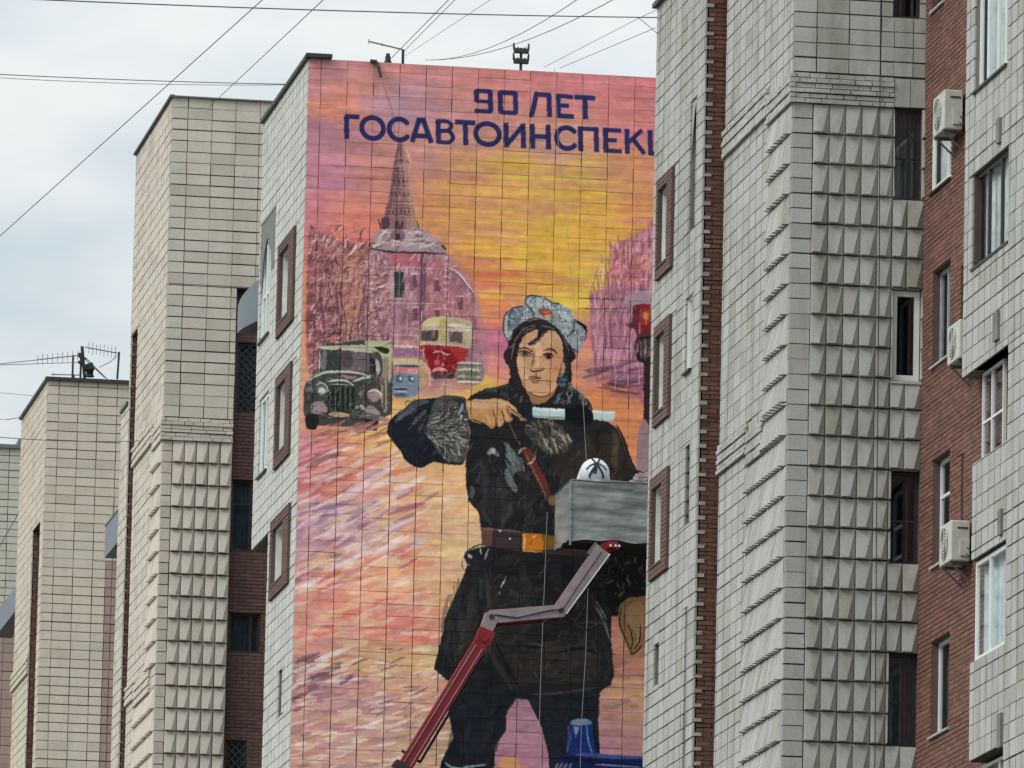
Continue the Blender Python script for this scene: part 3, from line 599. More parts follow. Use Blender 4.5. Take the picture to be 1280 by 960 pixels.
    def letter_line(a, b, h0, h1, glyphs):
        """a,b: photo points of the top left of the first and top right of the last glyph; h0,h1 heights there"""
        for (g, s0, s1) in glyphs:
            for kind, w_, pts_ in G[g]:
                out = []
                for gx, gy in pts_:
                    s = s0 + (s1 - s0) * gx; f_ = (s - a[0]) / (b[0] - a[0])
                    ytop = a[1] + (b[1] - a[1]) * f_; hh = h0 + (h1 - h0) * f_
                    out.append((s + (.5 - gy) * .8, ytop + (1 - gy) * hh))
                if kind == 'l':
                    (xa, ya), (xb, yb) = out[0], out[-1]; L_ = math.hypot(xb - xa, yb - ya) + 1e-6; ox, oy = -(yb - ya) / L_ * w_ / 2, (xb - xa) / L_ * w_ / 2
                    poly([(xa + ox, ya + oy), (xb + ox, yb + oy), (xb - ox, yb - oy), (xa - ox, ya - oy)], ink, .97, sm=False)
                else: stroke(out + [out[0]] if kind == 'o' else out, w_, ink, .97, taper=False, sm=True)
    arc = lambda cx, cy, rx, ry, a0, a1, n=14: [(cx + rx * math.cos(math.radians(a0 + (a1 - a0) * i / n)), cy + ry * math.sin(math.radians(a0 + (a1 - a0) * i / n))) for i in range(n + 1)]
    W = 6.2; V = .1
    G = {'Г': [('l', W, [(.15, .0), (.15, .92)]), ('l', 5.8, [(.05, .92), (.95, .92)])],
         'О': [('c', 6.2, arc(.5, .5, .41, .42, 0, 360, 22))],
         'С': [('c', 6.2, arc(.55, .5, .44, .42, 42, 318, 18))],
         'А': [('l', W, [(.08, .02), (.42, .95)]), ('l', W, [(.92, .02), (.58, .95)]), ('l', 5.8, [(.3, .92), (.7, .92)]), ('l', 5.8, [(.24, .28), (.78, .28)])],
         'В': [('l', W, [(.14, .02), (.14, .98)]), ('c', 5, [(.14, .92), (.6, .92), (.8, .76), (.6, .55), (.14, .53)]), ('c', 5, [(.14, .53), (.65, .53), (.88, .3), (.65, .08), (.14, .08)])],
         'Т': [('l', W, [(.5, .0), (.5, .92)]), ('l', 5.8, [(.0, .92), (1, .92)])],
         'И': [('l', W, [(.12, .0), (.12, 1)]), ('l', W, [(.88, .0), (.88, 1)]), ('l', 5.8, [(.12, .08), (.88, .92)])],
         'Н': [('l', W, [(.12, .0), (.12, 1)]), ('l', W, [(.88, .0), (.88, 1)]), ('l', 5.8, [(.12, .5), (.88, .5)])],
         'П': [('l', W, [(.12, .0), (.12, 1)]), ('l', W, [(.88, .0), (.88, 1)]), ('l', 5.8, [(.05, .92), (.95, .92)])],
         'Е': [('l', W, [(.14, .0), (.14, 1)]), ('l', 5.2, [(.1, .92), (.98, .92)]), ('l', 5.2, [(.1, .52), (.72, .52)]), ('l', 5.8, [(.1, .08), (.98, .08)])],
         'К': [('l', W, [(.13, .0), (.13, 1)]), ('l', 5.4, [(.2, .46), (.85, .98)]), ('l', 5.4, [(.42, .6), (.95, .02)])],
         'Ц': [('l', W, [(.12, .0), (.12, 1)]), ('l', W, [(.8, .0), (.8, 1)]), ('l', 5.8, [(.05, .06), (1, .06)]), ('l', 4.5, [(.96, .06), (.96, -.2)])],
         'Л': [('c', W, [(.05, .04), (.14, .3), (.3, .95)]), ('l', W, [(.86, .0), (.86, .96)]), ('l', 5.8, [(.26, .93), (.94, .93)])],
         '9': [('l', 5.4, [(.1, .92), (.9, .92)]), ('l', W, [(.14, .45), (.14, .95)]), ('l', 4.4, [(.1, .48), (.86, .48)]), ('l', W, [(.86, .05), (.86, .96)]), ('l', 5.4, [(.02, .08), (.9, .08)])],
         '0': [('l', W, [(.12, .04), (.12, .96)]), ('l', W, [(.88, .04), (.88, .96)]), ('l', 5.4, [(.1, .92), (.9, .92)]), ('l', 5.4, [(.1, .08), (.9, .08)])]}
    letter_line((431, 143), (815, 163), 31, 31, [('Г',430,450),('О',449,482),('С',483,512),('А',512,541),('В',544,569),('Т',569,594),('О',591,627),('И',629,657),('Н',662,688),('С',692,721),('П',722,748),('Е',753,777),('К',780,806),('Ц',809,836),('И',842,870),('И',876,904)])
    letter_line((592, 111), (743, 121), 30, 29, [('9',592,616),('0',622,647),('Л',662,690),('Е',694,717),('Т',718,744)])
    stroke([(473, 84), (480, 110), (490, 140), (494, 178)], 2.2, (110, 84, 80), .35)
    # brush and roller texture over everything
    canvas[:] *= (1 + .045 * (vnoise(MH, MW, 5, 22, 21, 3)[..., None] - .5) * 2)
    canvas[:] += (mrng.rand(MH, MW, 1).astype(np.float32) - .5) * 7
    g_ = canvas.mean(axis=2, keepdims=True); canvas[:] = g_ + (canvas - g_) * .83
    canvas[:] = canvas * 1.03 - 9
    np.clip(canvas, 4, 250, out=canvas)
# ------------------------------------------------------------------ materials
def new_mat(name):
    m = bpy.data.materials.new(name); m.use_nodes = True
    return m, m.node_tree, m.node_tree.nodes['Principled BSDF']


def rnd_node(t):
    """random value for every loose piece, whether it is its own object or an island of a joined mesh"""
    oi = t.nodes.new('ShaderNodeObjectInfo'); ge = t.nodes.new('ShaderNodeNewGeometry')
    a = t.nodes.new('ShaderNodeMath'); a.operation = 'MULTIPLY_ADD'; a.inputs[1].default_value = 7.13
    t.links.new(oi.outputs['Random'], a.inputs[0]); t.links.new(ge.outputs['Random Per Island'], a.inputs[2])
    f = t.nodes.new('ShaderNodeMath'); f.operation = 'FRACT'; t.links.new(a.outputs[0], f.inputs[0])
    return f.outputs[0], ge


def masonry(name, cols, rough=.85, dirt=(.25, .23, .2), dirt_amt=.35, vstretch=.18, bump=.25, scale=2.2, grain=.10):
    m, t, b = new_mat(name); L = t.links.new
    r, ge = rnd_node(t)
    rp = t.nodes.new('ShaderNodeValToRGB'); e = rp.color_ramp.elements
    e[0].color = (*cols[0], 1); e[1].color = (*cols[-1], 1)
    for i, c in enumerate(cols[1:-1]): e.new((i + 1) / (len(cols) - 1)).color = (*c, 1)
    L(r, rp.inputs[0])
    mp = t.nodes.new('ShaderNodeMapping'); mp.inputs['Scale'].default_value = (1, 1, vstretch); L(ge.outputs['Position'], mp.inputs[0])
    n = t.nodes.new('ShaderNodeTexNoise'); n.inputs['Scale'].default_value = scale; n.inputs['Detail'].default_value = 6; n.inputs['Roughness'].default_value = .62; L(mp.outputs[0], n.inputs['Vector'])
    mr = t.nodes.new('ShaderNodeMapRange'); mr.inputs[1].default_value = .48; mr.inputs[2].default_value = .78; mr.inputs[4].default_value = dirt_amt; L(n.outputs[0], mr.inputs[0])
    mx = t.nodes.new('ShaderNodeMixRGB'); L(mr.outputs[0], mx.inputs[0]); L(rp.outputs[0], mx.inputs[1]); mx.inputs[2].default_value = (*dirt, 1)
    n2 = t.nodes.new('ShaderNodeTexNoise'); n2.inputs['Scale'].default_value = 38; n2.inputs['Detail'].default_value = 4; L(ge.outputs['Position'], n2.inputs['Vector'])
    mr2 = t.nodes.new('ShaderNodeMapRange'); mr2.inputs[1].default_value = .3; mr2.inputs[2].default_value = .7; mr2.inputs[3].default_value = 1 - grain; mr2.inputs[4].default_value = 1 + grain; L(n2.outputs[0], mr2.inputs[0])
    mu = t.nodes.new('ShaderNodeVectorMath'); mu.operation = 'SCALE'; L(mx.outputs[0], mu.inputs[0]); L(mr2.outputs[0], mu.inputs['Scale'])
    L(mu.outputs[0], b.inputs['Base Color']); b.inputs['Roughness'].default_value = rough
    bp = t.nodes.new('ShaderNodeBump'); bp.inputs['Strength'].default_value = bump; bp.inputs['Distance'].default_value = .004; L(n2.outputs[0], bp.inputs['Height']); L(bp.outputs[0], b.inputs['Normal'])
    return m


def plain(name, col, rough=.6, metal=0., noise=.12, scale=6., spec=None):
    m, t, b = new_mat(name); L = t.links.new
    ge = t.nodes.new('ShaderNodeNewGeometry'); n = t.nodes.new('ShaderNodeTexNoise'); n.inputs['Scale'].default_value = scale; n.inputs['Detail'].default_value = 5
    L(ge.outputs['Position'], n.inputs['Vector'])
    mr = t.nodes.new('ShaderNodeMapRange'); mr.inputs[1].default_value = .3; mr.inputs[2].default_value = .7; mr.inputs[3].default_value = 1 - noise; mr.inputs[4].default_value = 1 + noise; L(n.outputs[0], mr.inputs[0])
    c = t.nodes.new('ShaderNodeVectorMath'); c.operation = 'SCALE'; c.inputs[0].default_value = col; L(mr.outputs[0], c.inputs['Scale']); L(c.outputs[0], b.inputs['Base Color'])
    b.inputs['Roughness'].default_value = rough; b.inputs['Metallic'].default_value = metal
    if spec is not None: b.inputs['Specular IOR Level'].default_value = spec
    return m


def glass_mat(name, tint, thr=.55, rough=.04):
    m = bpy.data.materials.new(name); m.use_nodes = True; t = m.node_tree; t.nodes.clear(); L = t.links.new
    o = t.nodes.new('ShaderNodeOutputMaterial'); g = t.nodes.new('ShaderNodeBsdfGlossy'); g.inputs['Roughness'].default_value = rough; g.inputs['Color'].default_value = (.9, .95, 1, 1)
    tr = t.nodes.new('ShaderNodeBsdfTransparent'); tr.inputs[0].default_value = (*tint, 1)
    fr = t.nodes.new('ShaderNodeFresnel'); fr.inputs[0].default_value = 1.22
    mr = t.nodes.new('ShaderNodeMapRange'); mr.inputs[3].default_value = .08; mr.inputs[4].default_value = 1; L(fr.outputs[0], mr.inputs[0])
    mx = t.nodes.new('ShaderNodeMixShader'); L(mr.outputs[0], mx.inputs[0]); L(tr.outputs[0], mx.inputs[1]); L(g.outputs[0], mx.inputs[2]); L(mx.outputs[0], o.inputs[0])
    return m


M = {}
M['tile_r'] = masonry('pale_tile_near', [(.365,.37,.34), (.405,.41,.38), (.43,.435,.405), (.385,.385,.355), (.42,.415,.385), (.335,.33,.285), (.415,.41,.38)], dirt=(.16,.15,.10), dirt_amt=.75)
M['tile_m'] = masonry('pale_tile_middle', [(.45,.46,.42), (.49,.50,.455), (.52,.53,.48), (.47,.475,.43)], dirt=(.26,.25,.2), dirt_amt=.4)
M['tile_l'] = masonry('cream_tile', [(.525,.49,.41), (.57,.52,.435), (.545,.515,.435), (.585,.515,.445), (.545,.49,.415), (.46,.415,.345), (.555,.515,.445)], dirt=(.3,.25,.2), dirt_amt=.35)
M['tile_f'] = masonry('cream_tile_far', [(.52,.475,.39), (.57,.505,.41), (.545,.495,.41), (.585,.51,.42), (.47,.415,.335)], dirt=(.3,.26,.2), dirt_amt=.35)
M['tile_g'] = masonry('cream_tile_farthest', [(.46,.45,.37), (.50,.48,.40)], dirt=(.3,.28,.22), dirt_amt=.3)
M['tile_brown'] = masonry('brown_tile', [(.29,.21,.17), (.33,.245,.20), (.31,.22,.185)], dirt=(.12,.08,.06), dirt_amt=.4)
M['brick'] = masonry('red_brick', [(.145,.066,.048), (.18,.082,.060), (.205,.10,.075), (.125,.058,.043), (.165,.084,.063)], dirt=(.10,.055,.04), dirt_amt=.6, vstretch=.5, bump=.6, grain=.2)
M['brick_dull'] = masonry('brown_brick', [(.125,.068,.055), (.15,.08,.066), (.11,.06,.05)], dirt=(.1,.05,.04), dirt_amt=.5, vstretch=.6, bump=.5)
M['mortar'] = plain('dark_mortar', (.05, .047, .04), .95)
M['mortar_m'] = plain('mural_mortar', (.13, .055, .045), .95)
M['mortar_l'] = plain('brown_mortar', (.085, .062, .046), .95)
M['mortar_b'] = plain('brick_mortar', (.10, .068, .055), .95)
M['plaster'] = plain('pale_plaster', (.66, .67, .61), .9, noise=.15, scale=3)
M['concrete'] = plain('grey_concrete', (.17, .17, .15), .9, noise=.2, scale=3)
M['roof'] = plain('roof_felt', (.06, .06, .06), .9)
M['flash'] = plain('dark_flashing', (.035, .038, .04), .5, .3)
M['metal_blue'] = plain('blue_grey_sheet', (.14, .17, .195), .45, .3, noise=.08, scale=2)
M['white'] = plain('white_frame_paint', (.72, .73, .70), .4, noise=.04)
M['brown_frame'] = plain('brown_frame_paint', (.045, .03, .028), .5)
M['dark_frame'] = plain('dark_frame_paint', (.03, .02, .025), .5)
M['grey_frame'] = plain('grey_frame_paint', (.35, .36, .36), .5)
M['glass'] = glass_mat('window_glass', (.85, .9, .9))
M['curtain'] = plain('pale_curtain', (.78, .82, .82), .9, noise=.18, scale=5)
M['curtain_blue'] = plain('blue_grey_curtain', (.09, .12, .16), .9, noise=.3, scale=4)
M['lattice'] = plain('grille_paint', (.07, .075, .08), .6)
M['curtain_dark'] = plain('dark_curtain', (.10, .11, .12), .9, noise=.3, scale=4)
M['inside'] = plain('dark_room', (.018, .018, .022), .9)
M['sill'] = plain('sill_metal', (.04, .045, .045), .5, .2)
M['sill_w'] = plain('pale_sill', (.42, .42, .40), .5)
M['black'] = plain('black_rubber', (.015, .015, .016), .7)
M['steel'] = plain('grey_steel', (.16, .16, .155), .5, .5)
M['steel_dark'] = plain('dark_steel', (.03, .03, .032), .6, .3)
M['ac'] = plain('ac_casing', (.50, .50, .44), .5, noise=.1, scale=9)
M['ac_dark'] = plain('ac_grille', (.05, .05, .05), .6)
M['ground'] = plain('courtyard_ground', (.09, .085, .07), .95, noise=.3, scale=.4)
M['rope'] = plain('pale_rope', (.28, .27, .24), .8)
M['wire'] = plain('wire_sheath', (.07, .075, .08), .7)
M['red'] = plain('red_boom_paint', (.20, .004, .010), .55, noise=.15, scale=5)
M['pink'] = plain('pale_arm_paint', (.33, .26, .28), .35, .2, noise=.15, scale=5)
M['skin'] = plain('skin', (.42, .24, .17), .6)
M['shirt'] = plain('white_overalls', (.62, .67, .74), .8, noise=.08, scale=12)
M['harness'] = plain('black_webbing', (.012, .014, .016), .7)
M['trousers'] = plain('dark_trousers', (.05, .055, .06), .85)


def sheet_mat():
    """crumpled pale plastic wrapping: patchy tone, creases as relief"""
    m, t, b = new_mat('pale_wrapping_sheet'); L = t.links.new
    ge = t.nodes.new('ShaderNodeNewGeometry'); n = t.nodes.new('ShaderNodeTexNoise'); n.inputs['Scale'].default_value = 1.8; n.inputs['Detail'].default_value = 5; L(ge.outputs['Position'], n.inputs['Vector'])
    rp = t.nodes.new('ShaderNodeValToRGB'); rp.color_ramp.elements[0].color = (.13, .14, .135, 1); rp.color_ramp.elements[0].position = .36; rp.color_ramp.elements[1].color = (.27, .29, .28, 1); rp.color_ramp.elements[1].position = .66
    L(n.outputs[0], rp.inputs[0]); L(rp.outputs[0], b.inputs['Base Color']); b.inputs['Roughness'].default_value = .42
    mp = t.nodes.new('ShaderNodeMapping'); mp.inputs['Scale'].default_value = (.55, .55, 2.4); mp.inputs['Rotation'].default_value = (0, math.radians(-14), 0); L(ge.outputs['Position'], mp.inputs[0])
    v = t.nodes.new('ShaderNodeTexVoronoi'); v.feature = 'F1'; v.inputs['Scale'].default_value = 4.2; v.inputs['Randomness'].default_value = 1; L(mp.outputs[0], v.inputs['Vector'])
    bp = t.nodes.new('ShaderNodeBump'); bp.inputs['Strength'].default_value = .3; bp.inputs['Distance'].default_value = .04; L(v.outputs['Distance'], bp.inputs['Height']); L(bp.outputs[0], b.inputs['Normal'])
    return m


M['sheet'] = sheet_mat()


def mural_mat():
    paint_mural()
    img = bpy.data.images.new('mural_paint', MW, MH, alpha=False)
    px = np.ones((MH, MW, 4), np.float32); px[..., :3] = canvas[::-1] / 255.0
    img.pixels.foreach_set(px.ravel()); img.update(); img.pack()
    m, t, b = new_mat('mural_paint'); L = t.links.new
    r, ge = rnd_node(t)
    mp = t.nodes.new('ShaderNodeMapping'); mp.vector_type = 'POINT'
    sx = t.nodes.new('ShaderNodeSeparateXYZ'); L(ge.outputs['Position'], sx.inputs[0]); cb = t.nodes.new('ShaderNodeCombineXYZ')
    for o, i, a, s in ((0, 0, MX0, MX1 - MX0), (2, 1, MZ0, MZ1 - MZ0)):
        q = t.nodes.new('ShaderNodeMapRange'); q.clamp = False; q.inputs[1].default_value = a; q.inputs[2].default_value = a + s; L(sx.outputs[o], q.inputs[0]); L(q.outputs[0], cb.inputs[i])
    im = t.nodes.new('ShaderNodeTexImage'); im.image = img; im.extension = 'EXTEND'; L(cb.outputs[0], im.inputs[0])
    k = t.nodes.new('ShaderNodeMapRange'); k.inputs[3].default_value = MURAL_GAIN * .94; k.inputs[4].default_value = MURAL_GAIN * 1.06; L(r, k.inputs[0])
    v = t.nodes.new('ShaderNodeVectorMath'); v.operation = 'SCALE'; L(im.outputs[0], v.inputs[0]); L(k.outputs[0], v.inputs['Scale']); L(v.outputs[0], b.inputs['Base Color'])
    b.inputs['Roughness'].default_value = .6; b.inputs['Specular IOR Level'].default_value = .12
    return m


MURAL_GAIN = 1.38
M['mural'] = mural_mat()


# ------------------------------------------------------------------ object helpers
def link(o, parent=None):
    scene.collection.objects.link(o)
    if parent is not None: o.parent = parent
    return o


def tag(o, label, cat, group=None):
    o['label'] = label; o['category'] = cat
    if group: o['group'] = group
    return o


def empty(name, loc, label, cat, group=None):
    o = bpy.data.objects.new(name, None); o.location = loc; o.empty_display_size = .3
    link(o); tag(o, label, cat, group)
    return o


class MB:
    """collects polygons (with a material index each) and links them as one mesh object"""
    def __init__(s): s.v = []; s.f = []; s.m = []
    def add(s, verts, faces, mi=0):
        k = len(s.v); s.v += [tuple(map(float, v)) for v in verts]
        for f in faces: s.f.append([k + i for i in f]); s.m.append(mi)
    def quad(s, a, b, c, d, mi=0): s.add([a, b, c, d], [(0, 1, 2, 3)], mi)
    def box(s, x0, x1, y0, y1, z0, z1, mi=0):
        s.add([(x0,y0,z0),(x1,y0,z0),(x1,y1,z0),(x0,y1,z0),(x0,y0,z1),(x1,y0,z1),(x1,y1,z1),(x0,y1,z1)],
              [(0,3,2,1),(4,5,6,7),(0,1,5,4),(1,2,6,5),(2,3,7,6),(3,0,4,7)], mi)
    def tube(s, pts, r, n=6, mi=0, r2=None):
        pts = [Vector(p) for p in pts]; rings = []
        for i, p in enumerate(pts):
            d = (pts[min(i + 1, len(pts) - 1)] - pts[max(i - 1, 0)]).normalized()
            a = d.cross(Vector((0, 0, 1)));
            if a.length < .05: a = d.cross(Vector((0, 1, 0)))
            a.normalize(); b = d.cross(a)
            rr = r if r2 is None else r + (r2 - r) * i / (len(pts) - 1)
            rings.append([p + (a * math.cos(2 * math.pi * k / n) + b * math.sin(2 * math.pi * k / n)) * rr for k in range(n)])
        vs = [v for g in rings for v in g]; fs = []
        for i in range(len(pts) - 1):
            for k in range(n):
                fs.append((i * n + k, i * n + (k + 1) % n, (i + 1) * n + (k + 1) % n, (i + 1) * n + k))
        fs.append(tuple(range(n))[::-1]); fs.append(tuple((len(pts) - 1) * n + k for k in range(n)))
        s.add(vs, fs, mi)
    def beam(s, a, b, w, h, up=(0, 0, 1), mi=0, w2=None, h2=None):
        a, b = Vector(a), Vector(b); d = (b - a).normalized(); sd_ = d.cross(Vector(up)).normalized(); u = sd_.cross(d)
        w2 = w2 or w; h2 = h2 or h
        vs = [a + sd_ * x * w / 2 + u * y * h / 2 for x, y in ((-1,-1),(1,-1),(1,1),(-1,1))] + [b + sd_ * x * w2 / 2 + u * y * h2 / 2 for x, y in ((-1,-1),(1,-1),(1,1),(-1,1))]
        s.add(vs, [(0,1,2,3),(7,6,5,4),(0,4,5,1),(1,5,6,2),(2,6,7,3),(3,7,4,0)], mi)
    def build(s, name, mats, parent=None, smooth=False, loc=None):
        me = bpy.data.meshes.new(name)
        vs = s.v if loc is None else [(v[0] - loc[0], v[1] - loc[1], v[2] - loc[2]) for v in s.v]
        me.from_pydata(vs, [], s.f)
        for m in (mats if isinstance(mats, list) else [mats]): me.materials.append(m)
        me.polygons.foreach_set('material_index', s.m)
        if smooth: me.polygons.foreach_set('use_smooth', [True] * len(s.f))
        me.update()
        o = bpy.data.objects.new(name, me)
        if loc is not None: o.location = loc
        link(o)
        if parent is not None:
            o.parent = parent; o.location = Vector(loc or (0, 0, 0)) - parent.location
        return o


class Face:
    """wall plane: u runs to the right as seen from outside, v up, d outwards"""
    def __init__(s, kind, c): s.kind = kind; s.c = c
    def pos(s, u, v, d=0.):
        return (u, s.c - d, v) if s.kind == 'front' else (s.c - d, -u, v)
    def rot(s): return 0. if s.kind == 'front' else -math.pi / 2
    def uv(s, px, py):
        if s.kind == 'front': q = P(px, py, Y=s.c); return q[0], q[2]
        q = P(px, py, X=s.c); return -q[1], q[2]


def subtract(rects, h):
    out = []
    for (a, b, c, d) in rects:
        if h[0] >= b - 1e-4 or h[1] <= a + 1e-4 or h[2] >= d - 1e-4 or h[3] <= c + 1e-4: out.append((a, b, c, d)); continue
        if h[2] > c: out.append((a, b, c, h[2]))
        if h[3] < d: out.append((a, b, h[3], d))
        lo, hi = max(c, h[2]), min(d, h[3])
        if h[0] > a: out.append((a, h[0], lo, hi))
        if h[1] < b: out.append((h[1], b, lo, hi))
    return [r for r in out if r[1] - r[0] > .012 and r[3] - r[2] > .012]


def relief_geo(w, h, g, t, d):
    """one faceted tile: flat at the top, its lower edge thrust forward, the right flank folded back"""
    g = g if isinstance(g, tuple) else (g, g)
    x0, x1, z0, z1 = g[0] / 2, w - g[0] / 2, g[1] / 2, h - g[1] / 2
    a = x0 + .03 * w; b = x0 + .50 * w
    v = [(x0, 0, z0), (x1, 0, z0), (x1, 0, z1), (x0, 0, z1), (x0, -t, z0), (x1, -t, z0), (x1, -t, z1), (x0, -t, z1), (a, -t - d, z0 + .012), (b, -t - d, z0 + .012), (b + .44 * w, -t - .004, z1)]
    f = [(0, 3, 7, 4), (1, 5, 6, 2), (3, 2, 6, 10, 7), (0, 4, 5, 1), (8, 9, 10, 7), (9, 5, 6, 10), (4, 8, 7), (4, 5, 9, 8)]
    return v, [q for q in f]


def box_geo(w, h, g, t, j):
    g = g if isinstance(g, tuple) else (g, g)
    x0, x1, z0, z1 = g[0] / 2, w - g[0] / 2, g[1] / 2, h - g[1] / 2
    v = [(x0, 0, z0), (x1, 0, z0), (x1, 0, z1), (x0, 0, z1), (x0, -t - j[0], z0), (x1, -t - j[1], z0), (x1, -t - j[2], z1), (x0, -t - j[3], z1)]
    return v, [(4, 5, 6, 7), (0, 3, 7, 4), (1, 5, 6, 2), (3, 2, 6, 7), (0, 4, 5, 1)]


def gaps(g, rng, row=0.):
    """joint widths (between columns, between courses); painted walls have most course joints filled with paint"""
    if g < 0: return (-g * rng.choice((.5, 1, 1.3, 2.)), -g * rng.choice((.12, .15, .2, .3, .45, 1.3)))
    rowk = (math.sin(row * 91.7) * 43758.5) % 1.0          # some courses were pointed badly along their whole length
    return (g * rng.uniform(.5, 1.5), g * (.55 + 1.3 * rowk) * rng.uniform(.8, 1.25))


class Cladding:
    """collects wall pieces of one building; the 300 that show largest become objects, the rest one joined part"""
    def __init__(s, root): s.root = root; s.items = {}
    def add(s, name, face, r, mat, t=.03, g=.016, form='box', d=.09, vis=None):
        s.items.setdefault((name), []).append((face, r, mat, t, g, form, d, vis))
    def grid(s, name, face, ub, vb, region, holes, mat, t=.03, g=.016, form='box', d=.09, vis=None, stagger=0.):
        for j in range(len(vb) - 1):
            off = stagger * (j % 2)
            for i in range(len(ub) - 1):
                a, b = ub[i] + off, ub[i + 1] + off
                a2, b2, c2, d2 = max(a, region[0]), min(b, region[1]), max(vb[j], region[2]), min(vb[j + 1], region[3])
                if b2 - a2 < .02 or d2 - c2 < .02: continue
                rr = [(a2, b2, c2, d2)]
                for h in holes: rr = subtract(rr, h)
                for r in rr: s.add(name, face, r, mat, t, g, form, d, vis)
    def score(s, it):
        face, (a, b, c, d), _, _, _, _, _, vis = it
        p = Q(face.pos((a + b) / 2, (c + d) / 2))
        if not (-20 < p[0] < 1300 and -20 < p[1] < 980): return -1e6 - abs(p[0] - 640) - abs(p[1] - 480)
        if vis and not vis(p): return -1e5
        q1 = Q(face.pos(a, c)); q2 = Q(face.pos(b, c)); q3 = Q(face.pos(a, d))
        return abs((q2[0] - q1[0]) * (q3[1] - q1[1]) - (q2[1] - q1[1]) * (q3[0] - q1[0]))
    def build(s, limit=300, min_px=8.):
        rng = random.Random(3)
        for name, its in s.items.items():
            sc = sorted(range(len(its)), key=lambda i: -s.score(its[i]))
            cut = limit if len(its) > limit else len(its)
            single = [i for i in sc[:cut] if s.score(its[i]) > min_px]
            rest = [i for i in range(len(its)) if i not in set(single)]
            cache = {}
            for i in single:
                face, (a, b, c, d), mat, t, g, form, dd, _ = its[i]
                w, h = round(b - a, 2), round(d - c, 2); var = rng.randrange(9); key = (w, h, var, mat.name, form, t, g) if g < 0 or form != 'box' else (w, h, var % 3, mat.name, form, t, g, round(c, 2), face.kind)
                if key not in cache:
                    jit = [rng.uniform(-.003, .003) for _ in range(4)]; gg = gaps(g, rng, c)
                    if face.kind == 'side' and name == 'tile': gg = (gg[0] * 2.3, gg[1])
                    v, f = relief_geo(w, h, gg, t, dd) if form == 'relief' else box_geo(w, h, gg, t, jit)
                    me = bpy.data.meshes.new(name); me.from_pydata(v, [], f); me.materials.append(mat); me.update(); cache[key] = me
                o = bpy.data.objects.new(name, cache[key]); scene.collection.objects.link(o); o.parent = s.root
                p = face.pos(a + rng.uniform(-.002, .002), c + rng.uniform(-.002, .002), rng.uniform(-.002, .003))
                o.location = Vector(p) - s.root.location; o.rotation_euler = (rng.uniform(-.004, .004), 0, face.rot())
            if rest:
                mb = MB(); mats = []
                for i in rest:
                    face, (a, b, c, d), mat, t, g, form, dd, _ = its[i]
                    if mat not in mats: mats.append(mat)
                    w, h = b - a, d - c; gg = gaps(g, rng, c)
                    if face.kind == 'side' and name == 'tile': gg = (gg[0] * 2.3, gg[1])
                    v, f = relief_geo(w, h, gg, t, dd) if form == 'relief' else box_geo(w, h, gg, t, [rng.uniform(-.003, .003) for _ in range(4)])
                    mb.add([face.pos(a + x, c + z, -y) for x, y, z in v], f, mats.index(mat))
                o = mb.build(name, mats, s.root, loc=tuple(s.root.location)); o['kind'] = 'stuff'


def frange(a, b, st):
    """boundaries with pitch st passing through a, covering down to b or up to b"""
    n = int(abs(b - a) / st) + 1
    return sorted(a + (st if b > a else -st) * k for k in range(n + 1))


def rows(z, lo, hi, st=.24):
    k0 = math.floor((lo - z) / st); k1 = math.ceil((hi - z) / st)
    return [z + st * k for k in range(k0, k1 + 1)]


def wall(mb, face, rect, holes, mi):
    """flat wall with openings; a hole is (u0,u1,v0,v1,depth,jamb material,open sides)"""
    rr = [rect]
    for h in holes: rr = subtract(rr, h[:4])
    for a, b, c, d in rr: mb.quad(face.pos(a, c), face.pos(b, c), face.pos(b, d), face.pos(a, d), mi)
    for h in holes:
        a, b, c, d, dep, jm = h[:6]; op = h[6] if len(h) > 6 else ''
        p = face.pos
        if 'l' not in op: mb.quad(p(a, c), p(a, d), p(a, d, -dep), p(a, c, -dep), jm)
        if 'r' not in op: mb.quad(p(b, d), p(b, c), p(b, c, -dep), p(b, d, -dep), jm)
        if 't' not in op: mb.quad(p(a, d), p(b, d), p(b, d, -dep), p(a, d, -dep), jm)
        if 'b' not in op: mb.quad(p(b, c), p(a, c), p(a, c, -dep), p(b, c, -dep), jm)
        if 'back' in op: mb.quad(p(a, c, -dep), p(b, c, -dep), p(b, d, -dep), p(a, d, -dep), jm)


def hole_px(face, xl, yl, xr, yr, **kw):
    """opening from its lower-left and upper-right corners as seen in the picture"""
    u0, v0 = face.uv(xl, yl); u1, v1 = face.uv(xr, yr)
    return (u0, u1, v0, v1)


